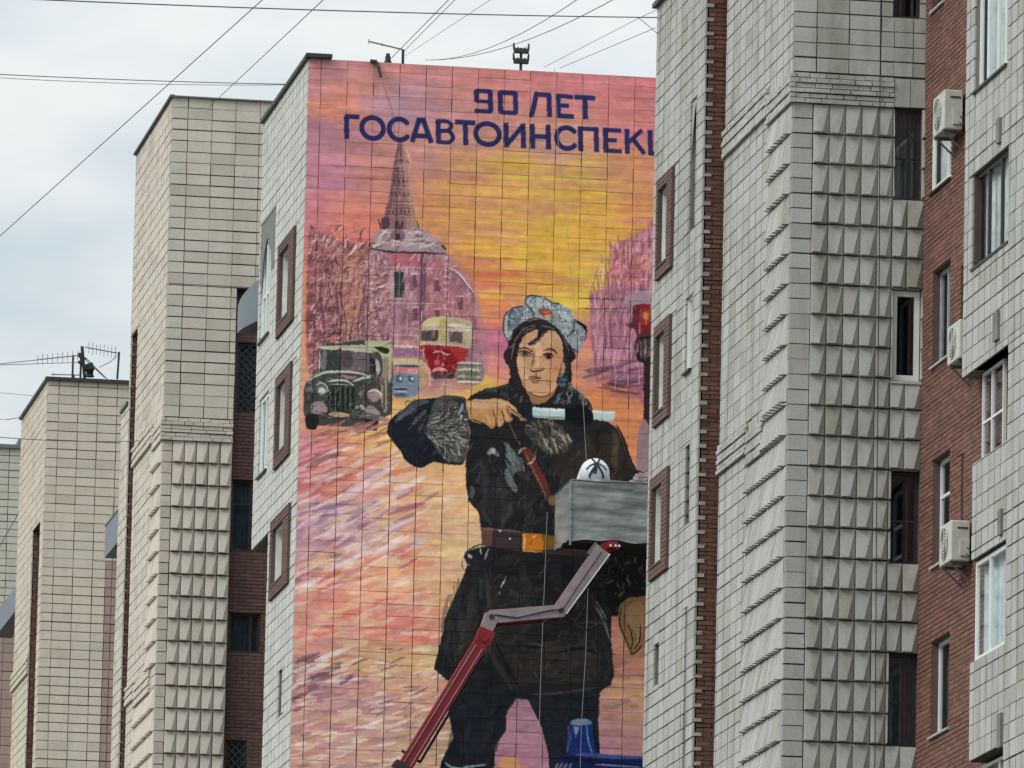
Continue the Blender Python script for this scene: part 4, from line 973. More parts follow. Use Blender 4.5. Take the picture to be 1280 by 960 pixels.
def window(root, face, r, depth, fm, cols=(.5,), bars=(), inner=None, fw=.05, sill=None, sill_d=.05, lattice=False, room=True):
    u0, u1, v0, v1 = r; p = face.pos
    u0 += .004; u1 -= .004; v0 += .004; v1 -= .004
    mb = MB()

    def bar(a, b, c, d, t=.05):
        q = [p(a, c, -depth), p(b, c, -depth), p(b, d, -depth), p(a, d, -depth)]; k = [p(a, c, -depth + t), p(b, c, -depth + t), p(b, d, -depth + t), p(a, d, -depth + t)]
        mb.add(q + k, [(4, 5, 6, 7), (0, 3, 7, 4), (1, 5, 6, 2), (3, 2, 6, 7), (0, 4, 5, 1), (0, 1, 2, 3)])
    bar(u0, u0 + fw, v0, v1); bar(u1 - fw, u1, v0, v1); bar(u0 + fw, u1 - fw, v0, v0 + fw); bar(u0 + fw, u1 - fw, v1 - fw, v1)
    uc = [u0 + fw] + [u0 + (u1 - u0) * c for c in cols] + [u1 - fw]
    for c in uc[1:-1]: bar(c - fw * .55, c + fw * .55, v0 + fw, v1 - fw)
    for c in bars:
        z = v0 + (v1 - v0) * c; bar(u0 + fw, u1 - fw, z - fw * .4, z + fw * .4, .044)
    if lattice:
        s = .17; n = int((u1 - u0 + v1 - v0) / s)
        for k in range(n + 1):
            for sg in (1, -1):
                # diagonal bars clipped to the opening
                pts = []
                c0 = u0 + k * s - (v1 - v0) * (1 if sg > 0 else 0)
                a = (c0, v0) if sg > 0 else (u0 + k * s, v0)
                b_ = (a[0] + (v1 - v0) * sg, v1)
                t0, t1 = 0., 1.; dx = b_[0] - a[0]
                for lim, sgn in ((u0, 1), (u1, -1)):
                    f0 = (a[0] - lim) * sgn; f1 = (b_[0] - lim) * sgn
                    if f0 < 0 and f1 < 0: t0 = 2
                    elif f0 < 0: t0 = max(t0, f0 / (f0 - f1))
                    elif f1 < 0: t1 = min(t1, f0 / (f0 - f1))
                if t1 - t0 > .02:
                    A = p(a[0] + dx * t0, v0 + (v1 - v0) * t0, -depth + .09); B = p(a[0] + dx * t1, v0 + (v1 - v0) * t1, -depth + .09)
                    mb.tube([A, B], .013, 4)
    loc = p((u0 + u1) / 2, v0, -depth)
    w = mb.build('window', fm, root, loc=loc)
    for i in range(len(uc) - 1):
        a = uc[i] + (fw * .55 if i else 0); b = uc[i + 1] - (fw * .55 if i < len(uc) - 2 else 0)
        g = MB(); g.quad(p(a, v0 + fw, -depth + .02), p(b, v0 + fw, -depth + .02), p(b, v1 - fw, -depth + .02), p(a, v1 - fw, -depth + .02))
        o = g.build('pane', M['glass'], w, loc=loc); o.location = (0, 0, 0)
    if inner is not None:
        g = MB(); n = 14
        for k in range(n):      # softly pleated curtain
            a = u0 + (u1 - u0) * k / n; b = u0 + (u1 - u0) * (k + 1) / n; da = -depth - .08 - .025 * (k % 2); db = -depth - .08 - .025 * ((k + 1) % 2)
            g.quad(p(a, v0, da), p(b, v0, db), p(b, v1, db), p(a, v1, da))
        o = g.build('curtain', inner, w, loc=loc); o.location = (0, 0, 0)
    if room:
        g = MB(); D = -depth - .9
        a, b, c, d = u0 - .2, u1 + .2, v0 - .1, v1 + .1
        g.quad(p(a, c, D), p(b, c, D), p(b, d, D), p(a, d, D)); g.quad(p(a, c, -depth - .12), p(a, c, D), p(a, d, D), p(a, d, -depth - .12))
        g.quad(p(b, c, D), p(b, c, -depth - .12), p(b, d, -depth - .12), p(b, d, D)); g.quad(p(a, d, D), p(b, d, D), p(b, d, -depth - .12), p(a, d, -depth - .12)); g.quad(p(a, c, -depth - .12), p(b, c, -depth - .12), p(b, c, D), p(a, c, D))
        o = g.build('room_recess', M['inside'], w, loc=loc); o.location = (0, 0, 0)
    if sill is not None:
        g = MB(); q = [p(u0 - .03, v0 - .05, -depth), p(u1 + .03, v0 - .05, -depth), p(u1 + .03, v0 - .065, sill_d), p(u0 - .03, v0 - .065, sill_d)]
        k = [p(u0 - .03, v0 - .004, -depth), p(u1 + .03, v0 - .004, -depth), p(u1 + .03, v0 - .03, sill_d), p(u0 - .03, v0 - .03, sill_d)]
        g.add(q + k, [(0, 1, 2, 3), (7, 6, 5, 4), (0, 4, 5, 1), (1, 5, 6, 2), (2, 6, 7, 3), (3, 7, 4, 0)])
        o = g.build('sill', sill, w, loc=loc); o.location = (0, 0, 0)
    return w


def body(root, foot, top, skip, extra=None, mats=None):
    """closed outline of a building: plain walls on the edges not listed in skip, plus the roof"""
    mb = extra or MB()
    n = len(foot)
    for i in range(n):
        if i in skip: continue
        a, b = foot[i], foot[(i + 1) % n]
        mb.quad((*a, 0), (*b, 0), (*b, top), (*a, top), 0)
    mb.add([(x, y, top) for x, y in foot], [tuple(range(n))], 3)
    return mb.build('wall', mats, root, loc=tuple(root.location))


def strip(root, pts, w, h, z, mat, name='roof_flashing'):
    mb = MB()
    for (a, b) in zip(pts[:-1], pts[1:]): mb.beam((*a, z), (*b, z), w, h)
    return mb.build(name, mat, root, loc=tuple(root.location))


# ------------------------------------------------------------------ ground
g = MB(); g.quad((-2500, -400, 0), (2500, -400, 0), (2500, 5000, 0), (-2500, 5000, 0))
go = g.build('ground', M['ground']); go['kind'] = 'structure'

WM = lambda tile: [M['mortar'], M['mortar_b'], M['plaster'], M['roof'], M['concrete'], M['mortar_m']]


def cornice(cl, face, segs, mat, t0=.09):
    """band of thin stones laid in courses; segs: (u0,u1,v_bottom,v_top)"""
    rng = random.Random(9)
    for (a, b, c, d) in segs:
        n = max(3, round((d - c) / .085)); hh = (d - c) / n
        for k in range(n):
            u = a - rng.uniform(0, .2)
            while u < b:
                w = rng.choice((.2, .27, .33, .42)); aa, bb = max(u, a), min(u + w, b)
                if bb - aa > .03: cl.add('stone', face, (aa, bb, c + k * hh, c + (k + 1) * hh), mat, t=t0 - .008 * rng.random() - (.02 if k % 2 else 0), g=.012)
                u += w


def courses(cl, face, region, holes, mat, name='brick', bl=.26, bh=.077):
    ub = frange(region[0], region[1] + bl, bl)
    cl.grid(name, face, [u - bl / 2 for u in ub] + [ub[-1] + bl / 2], rows(region[2], region[2], region[3], bh), region, holes, mat, t=.018, g=.010, stagger=bl / 2)


# ================================================================== right-hand block
def block_right():
    FR = Face('front', YR); SD = Face('side', XR); BR = Face('side', XB); BY = Face('side', X0)
    top = P(819, 15, X=XR)[2]
    y5 = P(816, 400, X=XR)[1]
    ysf = P(879.5, 300, X=XR)[1]; ysn = P(906, 300, X=XR)[1]
    ya1 = P(1207, 300, X=X0)[1]; ya2 = P(1217, 640, X=X0)[1]
    root = empty('apartment_block', ((XR + X0 + 12) / 2, 124, 0), 'tall grey-tiled apartment block at the right with faceted tiles and red brick side', 'apartment building')
    cl = Cladding(root); T = M['tile_r']
    mb = MB()
    z0 = FR.uv(1010, 53)[1]                       # a course line of the front
    # --- front
    wins = [hole_px(FR, 1116, 22, 1151, -90), hole_px(FR, 1116, 249.5, 1152, 137), hole_px(FR, 1113.5, 475, 1150.5, 364.5), hole_px(FR, 1111.5, 704.5, 1149, 590.5), hole_px(FR, 1108.5, 932, 1147, 818)]
    w5 = wins[-1]; wins.append((w5[0], w5[1], w5[2] - 2.88, w5[3] - 2.88))
    holes = [(*w, .16, 0) for w in wins]
    u0, u1 = XR, XB
    wall(mb, FR, (u0, u1, 0, top), holes, 0)
    uc = [FR.uv(x, 60)[0] for x in (1020.5, 1061, 1101, 1117, 1141)]
    zc1 = FR.uv(1000, 91)[1]; zc0 = FR.uv(996, 129)[1]; uce = FR.uv(1117, 110)[0]
    cl.grid('tile', FR, [u0 - .03] + uc + [u1], rows(z0, zc1, top), (u0 - .03, u1, zc1, top), wins, T)
    cornice(cl, FR, [(u0 - .09, uce, zc0, zc1)], T)
    zt = FR.uv(1125, 135)[1]
    cl.grid('tile', FR, [uce, FR.uv(1137, 110)[0], u1], [zt, zc1], (uce, u1, zt, zc1), wins, T, t=.05)
    ur = [FR.uv(x, 200)[0] for x in (1015.2, 1035.5, 1055.8, 1076, 1096.8, 1115.5, 1134)]
    zr = FR.uv(1020, 167.5)[1]
    cl.grid('tile', FR, [u0 - .03, ur[0]], rows(zr, 0, zc0), (u0 - .03, ur[0], 0, zc0), [], T)
    cl.grid('relief_tile', FR, ur + [u1], rows(zr, 0, zc0, .48), (ur[0], u1, 0, zc0), wins, T, form='relief', d=.085, g=.014, vis=lambda p: p[1] > 100)
    for i, w in enumerate(wins):
        if i == 2: window(root, FR, w, .07, M['white'], cols=(), fw=.085, sill=M['sill_w'], sill_d=.07)
        elif i == 0: window(root, FR, w, .1, M['dark_frame'], cols=(.3, .75), inner=None, sill=M['sill_w'], sill_d=.02, fw=.04)
        else: window(root, FR, w, .14, M['dark_frame'], cols=(.62,), bars=(.47,), inner=M['curtain_dark'] if i in (1, 4) else None, fw=.045)
    # --- long side wall with its slots and framed windows
    ue, ub = -y5, -YR
    slot = (-ysf, -ysn, 0, top - .5)
    arch = hole_px(SD, 863, 290, 873, 120)
    fr = [((824, 352, 846, 207)), ((820.5, 536, 842.5, 392)), ((815.5, 727.5, 840, 582))]
    fro = [hole_px(SD, *f) for f in fr]
    fri = [(a + (b - a) * .12, b - (b - a) * .32, c + .24, d - .2) for a, b, c, d in fro]
    nar = [hole_px(SD, 858, 466, 868, 366), hole_px(SD, 857, 658, 864.5, 555), hole_px(SD, 852.5, 1100, 861, 758), hole_px(SD, 819, 858, 825.5, 803)]
    holes = [(*slot, .7, 1)] + [(*arch, .10, 4, 'back')] + [(*f, .17, 2) for f in fri] + [(*nar[0], .09, 2)] + [(*n, .09, 4, 'back') for n in nar[1:3]] + [(*nar[3], .15, 4, 'back')]
    wall(mb, SD, (ue, ub, 0, top), holes, 0)
    # band of stones that steps down to the left, twice
    sA1 = (SD.uv(965, 160)[0], ub + .09, zc0, zc1); zA2 = SD.uv(908, 199.5)[1]; sA2 = (-ysn, SD.uv(963, 144)[0], zA2, zA2 + .46)
    sA1b = (sA2[1], sA1[1], zc0, zc1)
    zB1 = SD.uv(940, 581)[1]; zB2 = SD.uv(900, 596)[1]
    uB = SD.uv(937, 570)[0]; uC = SD.uv(957, 560)[0]; uD = SD.uv(964.5, 200)[0]
    sB1 = (uB, uC, zB1, zB1 + .55); sB2 = (-ysn, uB, zB2, zB2 + .5)
    cornice(cl, SD, [sA1b, sA2], T); cornice(cl, SD, [sB1, sB2], T)
    for (a, b, c, d) in (sA1b, sA2, sB1, sB2):       # small dark shadow lip under each band is real: stones stand 9 cm proud
        pass
    zone = [h[:4] for h in holes]
    zs = SD.uv(960, 135)[1]; z1 = SD.uv(985, 130)[1]
    ug = frange(ub - .26, ue, .52)
    R_up = (uD, ub, zB1, zc0); R_lo = (uB, ub, 0, zB1); R_mid = (uC, ub, zB1, zB1 + .55)
    bands = [sA1b, sA2, sB1, sB2]
    flat_h = zone + bands + [(uD, ub - .02, zB1 + .55, zc0), (uC, ub - .02, zB1, zB1 + .55), (uB, ub - .02, 0, zB1)]
    cl.grid('tile', SD, ug + [ub], rows(zr, 0, top), (ue, ub, 0, top), flat_h + fro + [(ub - .10, ub, 0, zc0)], T)
    # narrow edging at the corner, next to the faceted tiles
    cl.grid('tile', SD, [ub - .10, ub], rows(zr, 0, zc0), (ub - .10, ub, 0, zc0), zone + bands, T)
    rc = lambda a: [ub - .10 - .25 * k for k in range(int((ub - .10 - a) / .25) + 2)][::-1]
    cl.grid('relief_tile', SD, rc(uD), rows(zr, 0, zc0, .48), (uD, ub - .10, zB1 + .55, zc0), bands, T, form='relief', d=.085, g=.014)
    cl.grid('relief_tile', SD, rc(uC), rows(zr, 0, zc0, .48), (uC, ub - .10, zB1, zB1 + .55), [], T, form='relief', d=.085, g=.014)
    cl.grid('relief_tile', SD, rc(uB), rows(zr, 0, zc0, .48), (uB, ub - .10, 0, zB1), [], T, form='relief', d=.085, g=.014)
    # slot back wall of brick with light tile ends
    SB = Face('front', ysf); usl = (XR, XR + .7)
    mb.quad(SB.pos(usl[0], 0), SB.pos(usl[1], 0), SB.pos(usl[1], top - .5), SB.pos(usl[0], top - .5), 1)
    courses(cl, SB, (XR + .02, usl[1], 14, top - .5), [], M['brick'])
    rr = rows(zr, 14, top - .6)
    for z in rr:
        cl.add('quoin_tile', SB, (XR, XR + .115, z, z + .075), T, t=.03, g=.01)
    # arch filler over the blind arch
    a, b, c, d = arch; g = MB(); n = 10; pts = []
    for k in range(n + 1):
        th = math.pi / 2 * k / n; pts.append((b - (b - a) * math.sin(th), d - 1.1 + 1.1 * math.cos(th)))
    for k in range(n):
        (ua, va), (ub_, vb) = pts[k], pts[k + 1]
        g.quad(SD.pos(ub_, vb, .0), SD.pos(ua, va, .0), SD.pos(ua, d, .0), SD.pos(ub_, d, .0))
    g.build('arch_spandrel', T, root, loc=tuple(root.location))
    # brick surrounds and windows
    for o_, i_ in zip(fro, fri):
        s = MB()
        for r in subtract([o_], i_):
            v, f = box_geo(r[1] - r[0], r[3] - r[2], 0.002, .07, (0, 0, 0, 0)); s.add([SD.pos(r[0] + x, r[2] + z, -y) for x, y, z in v], f)
        q = s.build('window_surround', M['mortar_b'], root, loc=tuple(root.location))
        for r in subtract([o_], i_): 
            cl.grid('brick', SD, frange(r[0], r[1] + .2, .13), rows(r[2], r[2], r[3], .077), r, [], M['brick_dull'], t=.085, g=.01)
        window(root, SD, i_, .16, M['grey_frame'], cols=(.5,), bars=(.62,), inner=M['curtain'], fw=.04, sill=M['sill'], sill_d=.1)
    window(root, SD, nar[0], .08, M['white'], cols=(.5,), inner=M['curtain'], fw=.04, sill=M['sill'], sill_d=.09)
    for nn in nar[1:3]:
        cl.grid('slot_tile', SD, [nn[0], nn[1]], rows(zr, nn[2], nn[3]), (nn[0], nn[1], nn[2], nn[3]), [], M['concrete'], t=-.06, g=.014)
    # --- brick side wall facing the left, with its windows
    bu0, bu1 = -YR, -110.
    bw = [hole_px(BR, 1166, 14, 1183, -90), hole_px(BR, 1165, 241, 1191, 120), hole_px(BR, 1166, 458, 1189.5, 323), hole_px(BR, 1166, 708, 1189, 562), hole_px(BR, 1164, 920, 1188.5, 790)]
    bw2 = [hole_px(BR, 1202, 400, 1207, 330), hole_px(BR, 1202, 652, 1206, 566)]
    zc_ = BY.uv(1217, 464)[1]
    lo_c = hole_px(BY, 1207, 580.5, 1263, 425); lo_c = (-ya1 - .0, lo_c[1], BY.uv(1217, 580)[1], zc_)
    holesB = [(*w, .2, 1) for w in bw] + [(*w, .1, 1, 'back') for w in bw2]
    wall(mb, BR, (bu0, bu1, 0, top), holesB, 1)
    courses(cl, BR, (bu0, -ya2 + 1.6, 14, top), bw + bw2, M['brick'])
    fs = [dict(cols=(), inner=None), dict(cols=(.82,), inner=M['curtain'], fm='white'), dict(cols=(.45,), inner=M['curtain_dark'], fm='grey'), dict(cols=(), bars=(.35, .65), inner=M['curtain_dark'], fm='white'), dict(cols=(), inner=M['curtain_dark'], fm='white')]
    for w, k in zip(bw, fs):
        fm = {'white': M['white'], 'grey': M['grey_frame']}.get(k.get('fm'), M['dark_frame'])
        window(root, BR, w, .05 if k.get('fm') == 'white' and k['cols'] else .15, fm, cols=k['cols'], bars=k.get('bars', ()), inner=k['inner'], fw=.06, sill=M['sill_w'] if k is not fs[1] else M['sill'], sill_d=.06)
    # --- tiled bays in front of the brick
    u_a, u_b = -ya1, -ya2; uR = -106.
    wa = hole_px(BY, 1220, 114, 1263, -80); wb = hole_px(BY, 1217, 335, 1263.5, 181)
    zt2 = BY.uv(1217, 580)[1]; zu2 = BY.uv(1219, 700)[1]; zt3 = BY.uv(1215, 829)[1]; zu3 = BY.uv(1217, 951)[1]
    uo = BY.uv(1262, 480)[0]
    up = (u_a, uR, zc_, top); lowr = (u_b, uR, 0, zc_)
    oc = (u_b, uo, zt2, zc_); od = (u_b, uo, zt3, zu2); oe = (u_b, uo, 12, zu3)
    wall(mb, BY, up, [(*wa, .12, 4), (*wb, .12, 1)], 0)
    wall(mb, BY, lowr, [(*oc, .26, 0, 'l'), (*od, .26, 0, 'l'), (*oe, .26, 0, 'l')], 0)
    for (z, ua) in ((zc_, u_a),): mb.quad(BY.pos(ua, z), BY.pos(uo, z), BY.pos(uo, z, -.27), BY.pos(ua, z, -.27), 4)
    z5 = BY.uv(1236, 200)[1]
    zrow = BY.uv(1240, 97)[1]
    ubx = frange(uo, u_a, .40)[::-1]
    ubx = sorted(set([round(q, 4) for q in ubx] + [round(uo + .4 * k, 4) for k in range(1, 18)]))
    cl.grid('tile', BY, ubx, rows(zrow, 12, top, .262), up, [wa, wb], T)
    cl.grid('tile', BY, ubx, rows(zrow, 12, top, .262), lowr, [oc, od, oe], T)
    window(root, BY, (wa[0], wa[1], wa[2], min(wa[3], top - .3)), .10, M['white'], cols=(.25, .55, .8), inner=M['curtain'], fw=.06, sill=M['sill'], sill_d=.07)
    window(root, BY, wb, .10, M['brown_frame'], cols=(.30, .66), inner=M['curtain'], fw=.05, sill=M['sill'], sill_d=.05)
    for (xa, y1_, xb_, y0_) in ((1251, 150, 1254, 178), (1247, 392, 1252, 424), (1253, 638, 1256, 668), (1252, 893, 1255.5, 934)):
        u_, v1_ = BY.uv(xa, y1_); u2_, v0_ = BY.uv(xb_, y0_); g = MB(); a_, b_ = min(u_, u2_), max(u_, u2_) + .03
        v_, f_ = box_geo(b_ - a_, v1_ - v0_, 0.004, .075, (0, 0, 0, 0)); g.add([BY.pos(a_ + x, v0_ + z, -y) for x, y, z in v_], f_)
        g.build('drain_spout', M['concrete'], root, loc=tuple(root.location))
    LG = Face('side', X0 + .2)
    wc = hole_px(LG, 1231, 569, 1259, 430); window(root, LG, (wc[0], wc[1], zt2 + .01, zc_ - .02), .0, M['white'], cols=(.45,), bars=(.45,), inner=M['curtain'], fw=.045)
    wd = hole_px(LG, 1222, 826, 1258, 678); window(root, BY, (od[0] + .02, od[1] - .02, zt3 + .01, zu2 - .02), .09, M['white'], cols=(.42,), bars=(), inner=M['curtain'], fw=.06)
    window(root, BY, (oe[0] + .02, oe[1] - .02, zu3 - 1.6, zu3 - .05), .22, M['white'], cols=(.5,), inner=M['curtain_dark'], fw=.05)
    foot = [(XR, YR), (XB, YR), (XB, ya1), (X0, ya1), (X0, 106), (X0 + 12, 106), (X0 + 12, y5), (XR, y5)]
    # far end and back
    mb.quad((X0, ya1, zc_), (XB, ya1, zc_), (XB, ya1, top), (X0, ya1, top), 0)
    body(root, foot, top, {0, 1, 2, 3, 7}, mb, WM(0))
    strip(root, [(XR - .04, YR - .04), (XR - .04, y5 + .05)], .14, .08, top + .03, M['flash'])
    strip(root, [(XR - .05, y5 + .0), (X0 + 12, y5)], .12, .07, top + .03, M['flash'])
    cl.build()
    # --- cable down the front
    k = MB(); pts = [P(1101.5, -60, Y=YR - .07), P(1100, 110, Y=YR - .12), P(1099, 330, Y=YR - .15), P(1096, 620, Y=YR - .15), P(1093.5, 960, Y=YR - .15), P(1089, 1500, Y=YR - .15)]
    k.tube(pts, .008, 5); c = k.build('cable', M['black']); tag(c, 'thin black cable hanging down the faceted grey front wall', 'cable')
    return top


top_r = block_right()


# ================================================================== air conditioners on the brick wall
def ac_unit(px, py, zpx, h, L_, label, first=None):
    FB = Face('side', XB); near, zt = FB.uv(px, py); zb = zt - h
    yn = -near; cx, cy = XB - .2, yn + L_ / 2
    root = empty('air_conditioner', (XB, yn + L_ / 2, zb), label, 'air conditioner', 'air conditioners on the brick wall')
    x0, x1, y0, y1 = XB - .36, XB - .06, yn, yn + L_
    bm_ = MB(); bm_.box(x0, x1, y0, y1, zb, zt)
    cas = bm_.build('casing', M['ac'], root, loc=tuple(root.location))
    mod = cas.modifiers.new('bevel', 'BEVEL'); mod.width = .02; mod.segments = 2
    g = MB(); cyc, czc = y0 + L_ * .56, (zb + zt) / 2; R_ = min(h, L_) * .40
    for r_ in (1, .8, .6, .4, .2):
        pts = [(x0 - .012, cyc + R_ * r_ * math.cos(t * math.pi / 10), czc + R_ * r_ * math.sin(t * math.pi / 10)) for t in range(21)]
        g.tube(pts, .006, 4)
    for t in range(0, 8, 2): g.tube([(x0 - .012, cyc, czc), (x0 - .012, cyc + R_ * math.cos(t * math.pi / 4), czc + R_ * math.sin(t * math.pi / 4))], .006, 4)
    g.build('fan_grille', M['ac'], root, loc=tuple(root.location))
    g = MB(); n = 20; g.add([(x0 - .003, cyc + R_ * math.cos(t * 2 * math.pi / n), czc + R_ * math.sin(t * 2 * math.pi / n)) for t in range(n)], [tuple(range(n))])
    g.build('fan_opening', M['ac_dark'], root, loc=tuple(root.location))
    for yy in (y0 + .12, y1 - .12):
        g = MB(); g.box(x0, XB - .02, yy - .02, yy + .02, zb - .045, zb - .003); g.beam((x0 + .04, yy, zb - .03), (XB - .03, yy, zb - .3), .025, .025)
        g.build('bracket', M['steel'], root, loc=tuple(root.location))
    g = MB(); g.box(x0 + .14, x1 - .02, y0 - .03, y0 - .002, zb + .08, zb + .32); g.build('valve_cover', M['ac'], root, loc=tuple(root.location))
    g = MB()
    g.tube([(x1 - .05, y0 - .02, zb + .2), (x1 + .01, y0 - .07, zb + .16), (XB - .03, y0 - .06, zb + .34), (XB - .022, y0 - .03, zb + .1)], .014, 6); g.tube([(x1 - .07, y0 - .02, zb + .12), (x1 + .0, y0 - .06, zb + .04), (XB - .03, y0 - .05, zb + .22)], .011, 6)
    g.build('pipe', M['black'], root, loc=tuple(root.location))
    g = MB(); g.box(x0 + .1, x1 - .04, y0 - .006, y0 - .001, zt - .13, zt - .10); g.build('side_vent', M['ac_dark'], root, loc=tuple(root.location))


ac_unit(1209, 113, 0, .62, .8, 'uppermost air conditioner box on the brick wall above a white window')
ac_unit(1228, 400, 0, .60, .8, 'middle air conditioner box half hidden by the tiled bay')
ac_unit(1218, 651, 0, .62, .8, 'lowest air conditioner box on the red brick wall beside a barred window')


# ================================================================== block with the mural
def block_mural():
    FR = Face('front', YM); SD = Face('side', XM); T = M['tile_m']
    top = P(377 + 11, 73, Y=YM)[2]; yb = 158.25; xr = 31.0
    root = empty('apartment_block', ((XM + xr) / 2, 156, 0), 'apartment block whose end wall carries a big painted mural of an officer', 'apartment building')
    cl = Cladding(root); mb = MB()
    z0 = FR.uv(392, 85.3)[1]
    wall(mb, FR, (XM, xr, 0, top), [], 5)
    uc = [XM - .03] + [FR.uv(x, 160)[0] for x in (399.5,)]
    uc += [uc[1] + .5225 * k for k in range(1, 20)]
    cl.grid('tile', FR, uc, rows(z0, 13.5, top), (XM - .03, xr, 13.5, top), [], M['mural'], t=.02, g=-.010, vis=lambda p: p[0] < 822)
    ue, ub = -yb, -YM
    notch = SD.uv(317.4, 688)[1]; un = SD.uv(336, 700)[0]
    arch = hole_px(SD, 325.5, 429, 341.5, 290)
    fro = [hole_px(SD, 349, 424.5, 372.5, 282), hole_px(SD, 346, 588.5, 368, 451), hole_px(SD, 340, 752, 366, 628)]
    fri = [(a + (b - a) * .12, b - (b - a) * .30, c + .28, d - .22) for a, b, c, d in fro]
    sm = hole_px(SD, 324, 597, 338, 487); sl = hole_px(SD, 348.6, 897, 354.5, 836)
    holes = [(*arch, .10, 2), (*sm, .08, 2), (*sl, .2, 4, 'back')] + [(*f, .19, 2) for f in fri]
    wall(mb, SD, (ue, ub, notch, top), [h for h in holes if h[2] > notch] , 0)
    wall(mb, SD, (un, ub, 0, notch), [h for h in holes if h[2] < notch], 0)
    # window 3 crosses the notch height
    zone = [h[:4] for h in holes]
    surr = hole_px(SD, 328.5, 292, 348.5, 255); surr = (arch[0] - .15, arch[1] + .55, arch[2] + 1.2, surr[3])
    ug = frange(ub - .14, ue, .52); ug2 = ug + [ub]
    cl.grid('tile', SD, ug2, rows(z0, 13.5, top), (ue, ub, notch, top), zone + fro + [surr], T)
    cl.grid('tile', SD, ug2, rows(z0, 13.5, top), (un, ub, 13.5, notch), zone + fro, T)
    # underside of the overhang, recessed brick below
    mb.quad(SD.pos(ue, notch), SD.pos(un, notch), SD.pos(un, notch, -.6), SD.pos(ue, notch, -.6), 4)
    mb.quad((XM, -un, 0), (XM + .35, -un, 0), (XM + .35, -un, notch), (XM, -un, notch), 0)
    BS = Face('side', XM + .35); mb.quad(BS.pos(ue, 0), BS.pos(un, 0), BS.pos(un, notch), BS.pos(ue, notch), 1)
    courses(cl, BS, (ue, un, 18, notch), [], M['brick_dull'])
    # arch filler in plaster
    a, b, c, d = arch; g = MB(); n = 12; pts = []
    for k in range(n + 1):
        th = math.pi * k / n; pts.append(((a + b) / 2 - (b - a) / 2 * math.cos(th), d - 1.25 + 1.25 * math.sin(th)))
    for k in range(n):
        (ua, va), (ub_, vb) = pts[k], pts[k + 1]
        g.quad(SD.pos(ua, va, .012), SD.pos(ub_, vb, .012), SD.pos(ub_, d, .012), SD.pos(ua, d, .012))
    for r in subtract([surr], (a, b, surr[2] - 1, d)):
        g.quad(SD.pos(r[0], r[2], .012), SD.pos(r[1], r[2], .012), SD.pos(r[1], r[3], .012), SD.pos(r[0], r[3], .012))
    g.build('arch_spandrel', M['concrete'], root, loc=tuple(root.location))
    window(root, SD, arch, .07, M['white'], cols=(.36, .68), bars=(.45,), inner=M['curtain'], fw=.06, sill=M['sill'], sill_d=.08)
    window(root, SD, sm, .06, M['white'], cols=(.5,), inner=M['curtain'], fw=.07, sill=M['sill'], sill_d=.08)
    for o_, i_ in zip(fro, fri):
        s = MB()
        for r in subtract([o_], i_):
            v, f = box_geo(r[1] - r[0], r[3] - r[2], 0.002, .07, (0, 0, 0, 0)); s.add([SD.pos(r[0] + x, r[2] + z, -y) for x, y, z in v], f)
            cl.grid('brick', SD, frange(r[0], r[1] + .2, .13), rows(r[2], r[2], r[3], .077), r, [], M['brick_dull'], t=.085, g=.01)
        s.build('window_surround', M['mortar_b'], root, loc=tuple(root.location))
        window(root, SD, i_, .18, M['grey_frame'], cols=(.5,), inner=M['curtain'], fw=.04, sill=M['sill'], sill_d=.1)
    # curved metal balcony apron at the far edge
    g = MB(); n = 8; A = P(328.5, 333, X=XM - .25); B = P(309, 396, X=XM - .25)
    zt, zb_ = P(318, 345, X=XM - .25)[2], P(310, 395, X=XM - .25)[2]
    ya, yb2 = yb - .05, yb + 1.9; hh = .82
    prof = []
    for k in range(n + 1):
        t = k / n; y = ya + (yb2 - ya) * t; bul = .55 * math.sin(math.pi * min(1, t * 1.0) * .5)
        prof.append((XM + .12 - .32 * math.sin(math.pi * t * .5) , y, zb_ + hh + .34 * (1 - t) ** .7 * (1 if t > 0 else 1)))
    for k in range(n):
        a_, b_ = prof[k], prof[k + 1]
        g.quad((b_[0], b_[1], zb_), (a_[0], a_[1], zb_ + .0), (a_[0], a_[1], a_[2] - .25), (b_[0], b_[1], b_[2] - .25))
        g.quad((a_[0], a_[1], zb_), (b_[0], b_[1], zb_), (XM + 1.2, b_[1], zb_), (XM + 1.2, a_[1], zb_))
        g.quad((b_[0], b_[1], b_[2] - .25), (a_[0], a_[1], a_[2] - .25), (XM + 1.2, a_[1], a_[2] - .25), (XM + 1.2, b_[1], b_[2] - .25))
    e_ = prof[-1]; g.quad((e_[0], e_[1], zb_), (XM + 1.2, e_[1], zb_), (XM + 1.2, e_[1], e_[2] - .25), (e_[0], e_[1], e_[2] - .25))
    g.build('balcony_apron', M['metal_blue'], root, loc=tuple(root.location))
    foot = [(XM, YM), (xr, YM), (xr, yb), (XM + .35, yb)]
    mb.quad((XM, yb, notch), (XM + .35, yb, notch), (XM + .35, yb, top), (XM, yb, top), 0)
    mb.add([(XM, YM, top), (XM + .4, YM, top), (XM + .4, yb, top), (XM, yb, top)], [(0, 1, 2, 3)], 3)
    foot = [(XM + .4, YM), (xr, YM), (xr, yb), (XM + .4, yb)]
    body(root, foot, top, {0, 3}, mb, WM(0))
    strip(root, [(XM - .04, YM - .06), (XM - .04, yb)], .12, .07, top + .04, M['flash'])
    strip(root, [(XM - .1, YM - .05), (XM + .42, YM - .05)], .16, .08, top + .045, M['flash'])
    # loose bit of flashing hanging over the mural
    g = MB(); q = [P(463, 76, Y=YM - .05), P(471, 77, Y=YM - .08), P(476, 96, Y=YM - .12)]
    g.beam(q[0], q[1], .1, .05); g.beam(q[1], q[2], .09, .04); g.build('loose_flashing', M['steel_dark'], root, loc=tuple(root.location))
    cl.build()
    return top


top_m = block_mural()


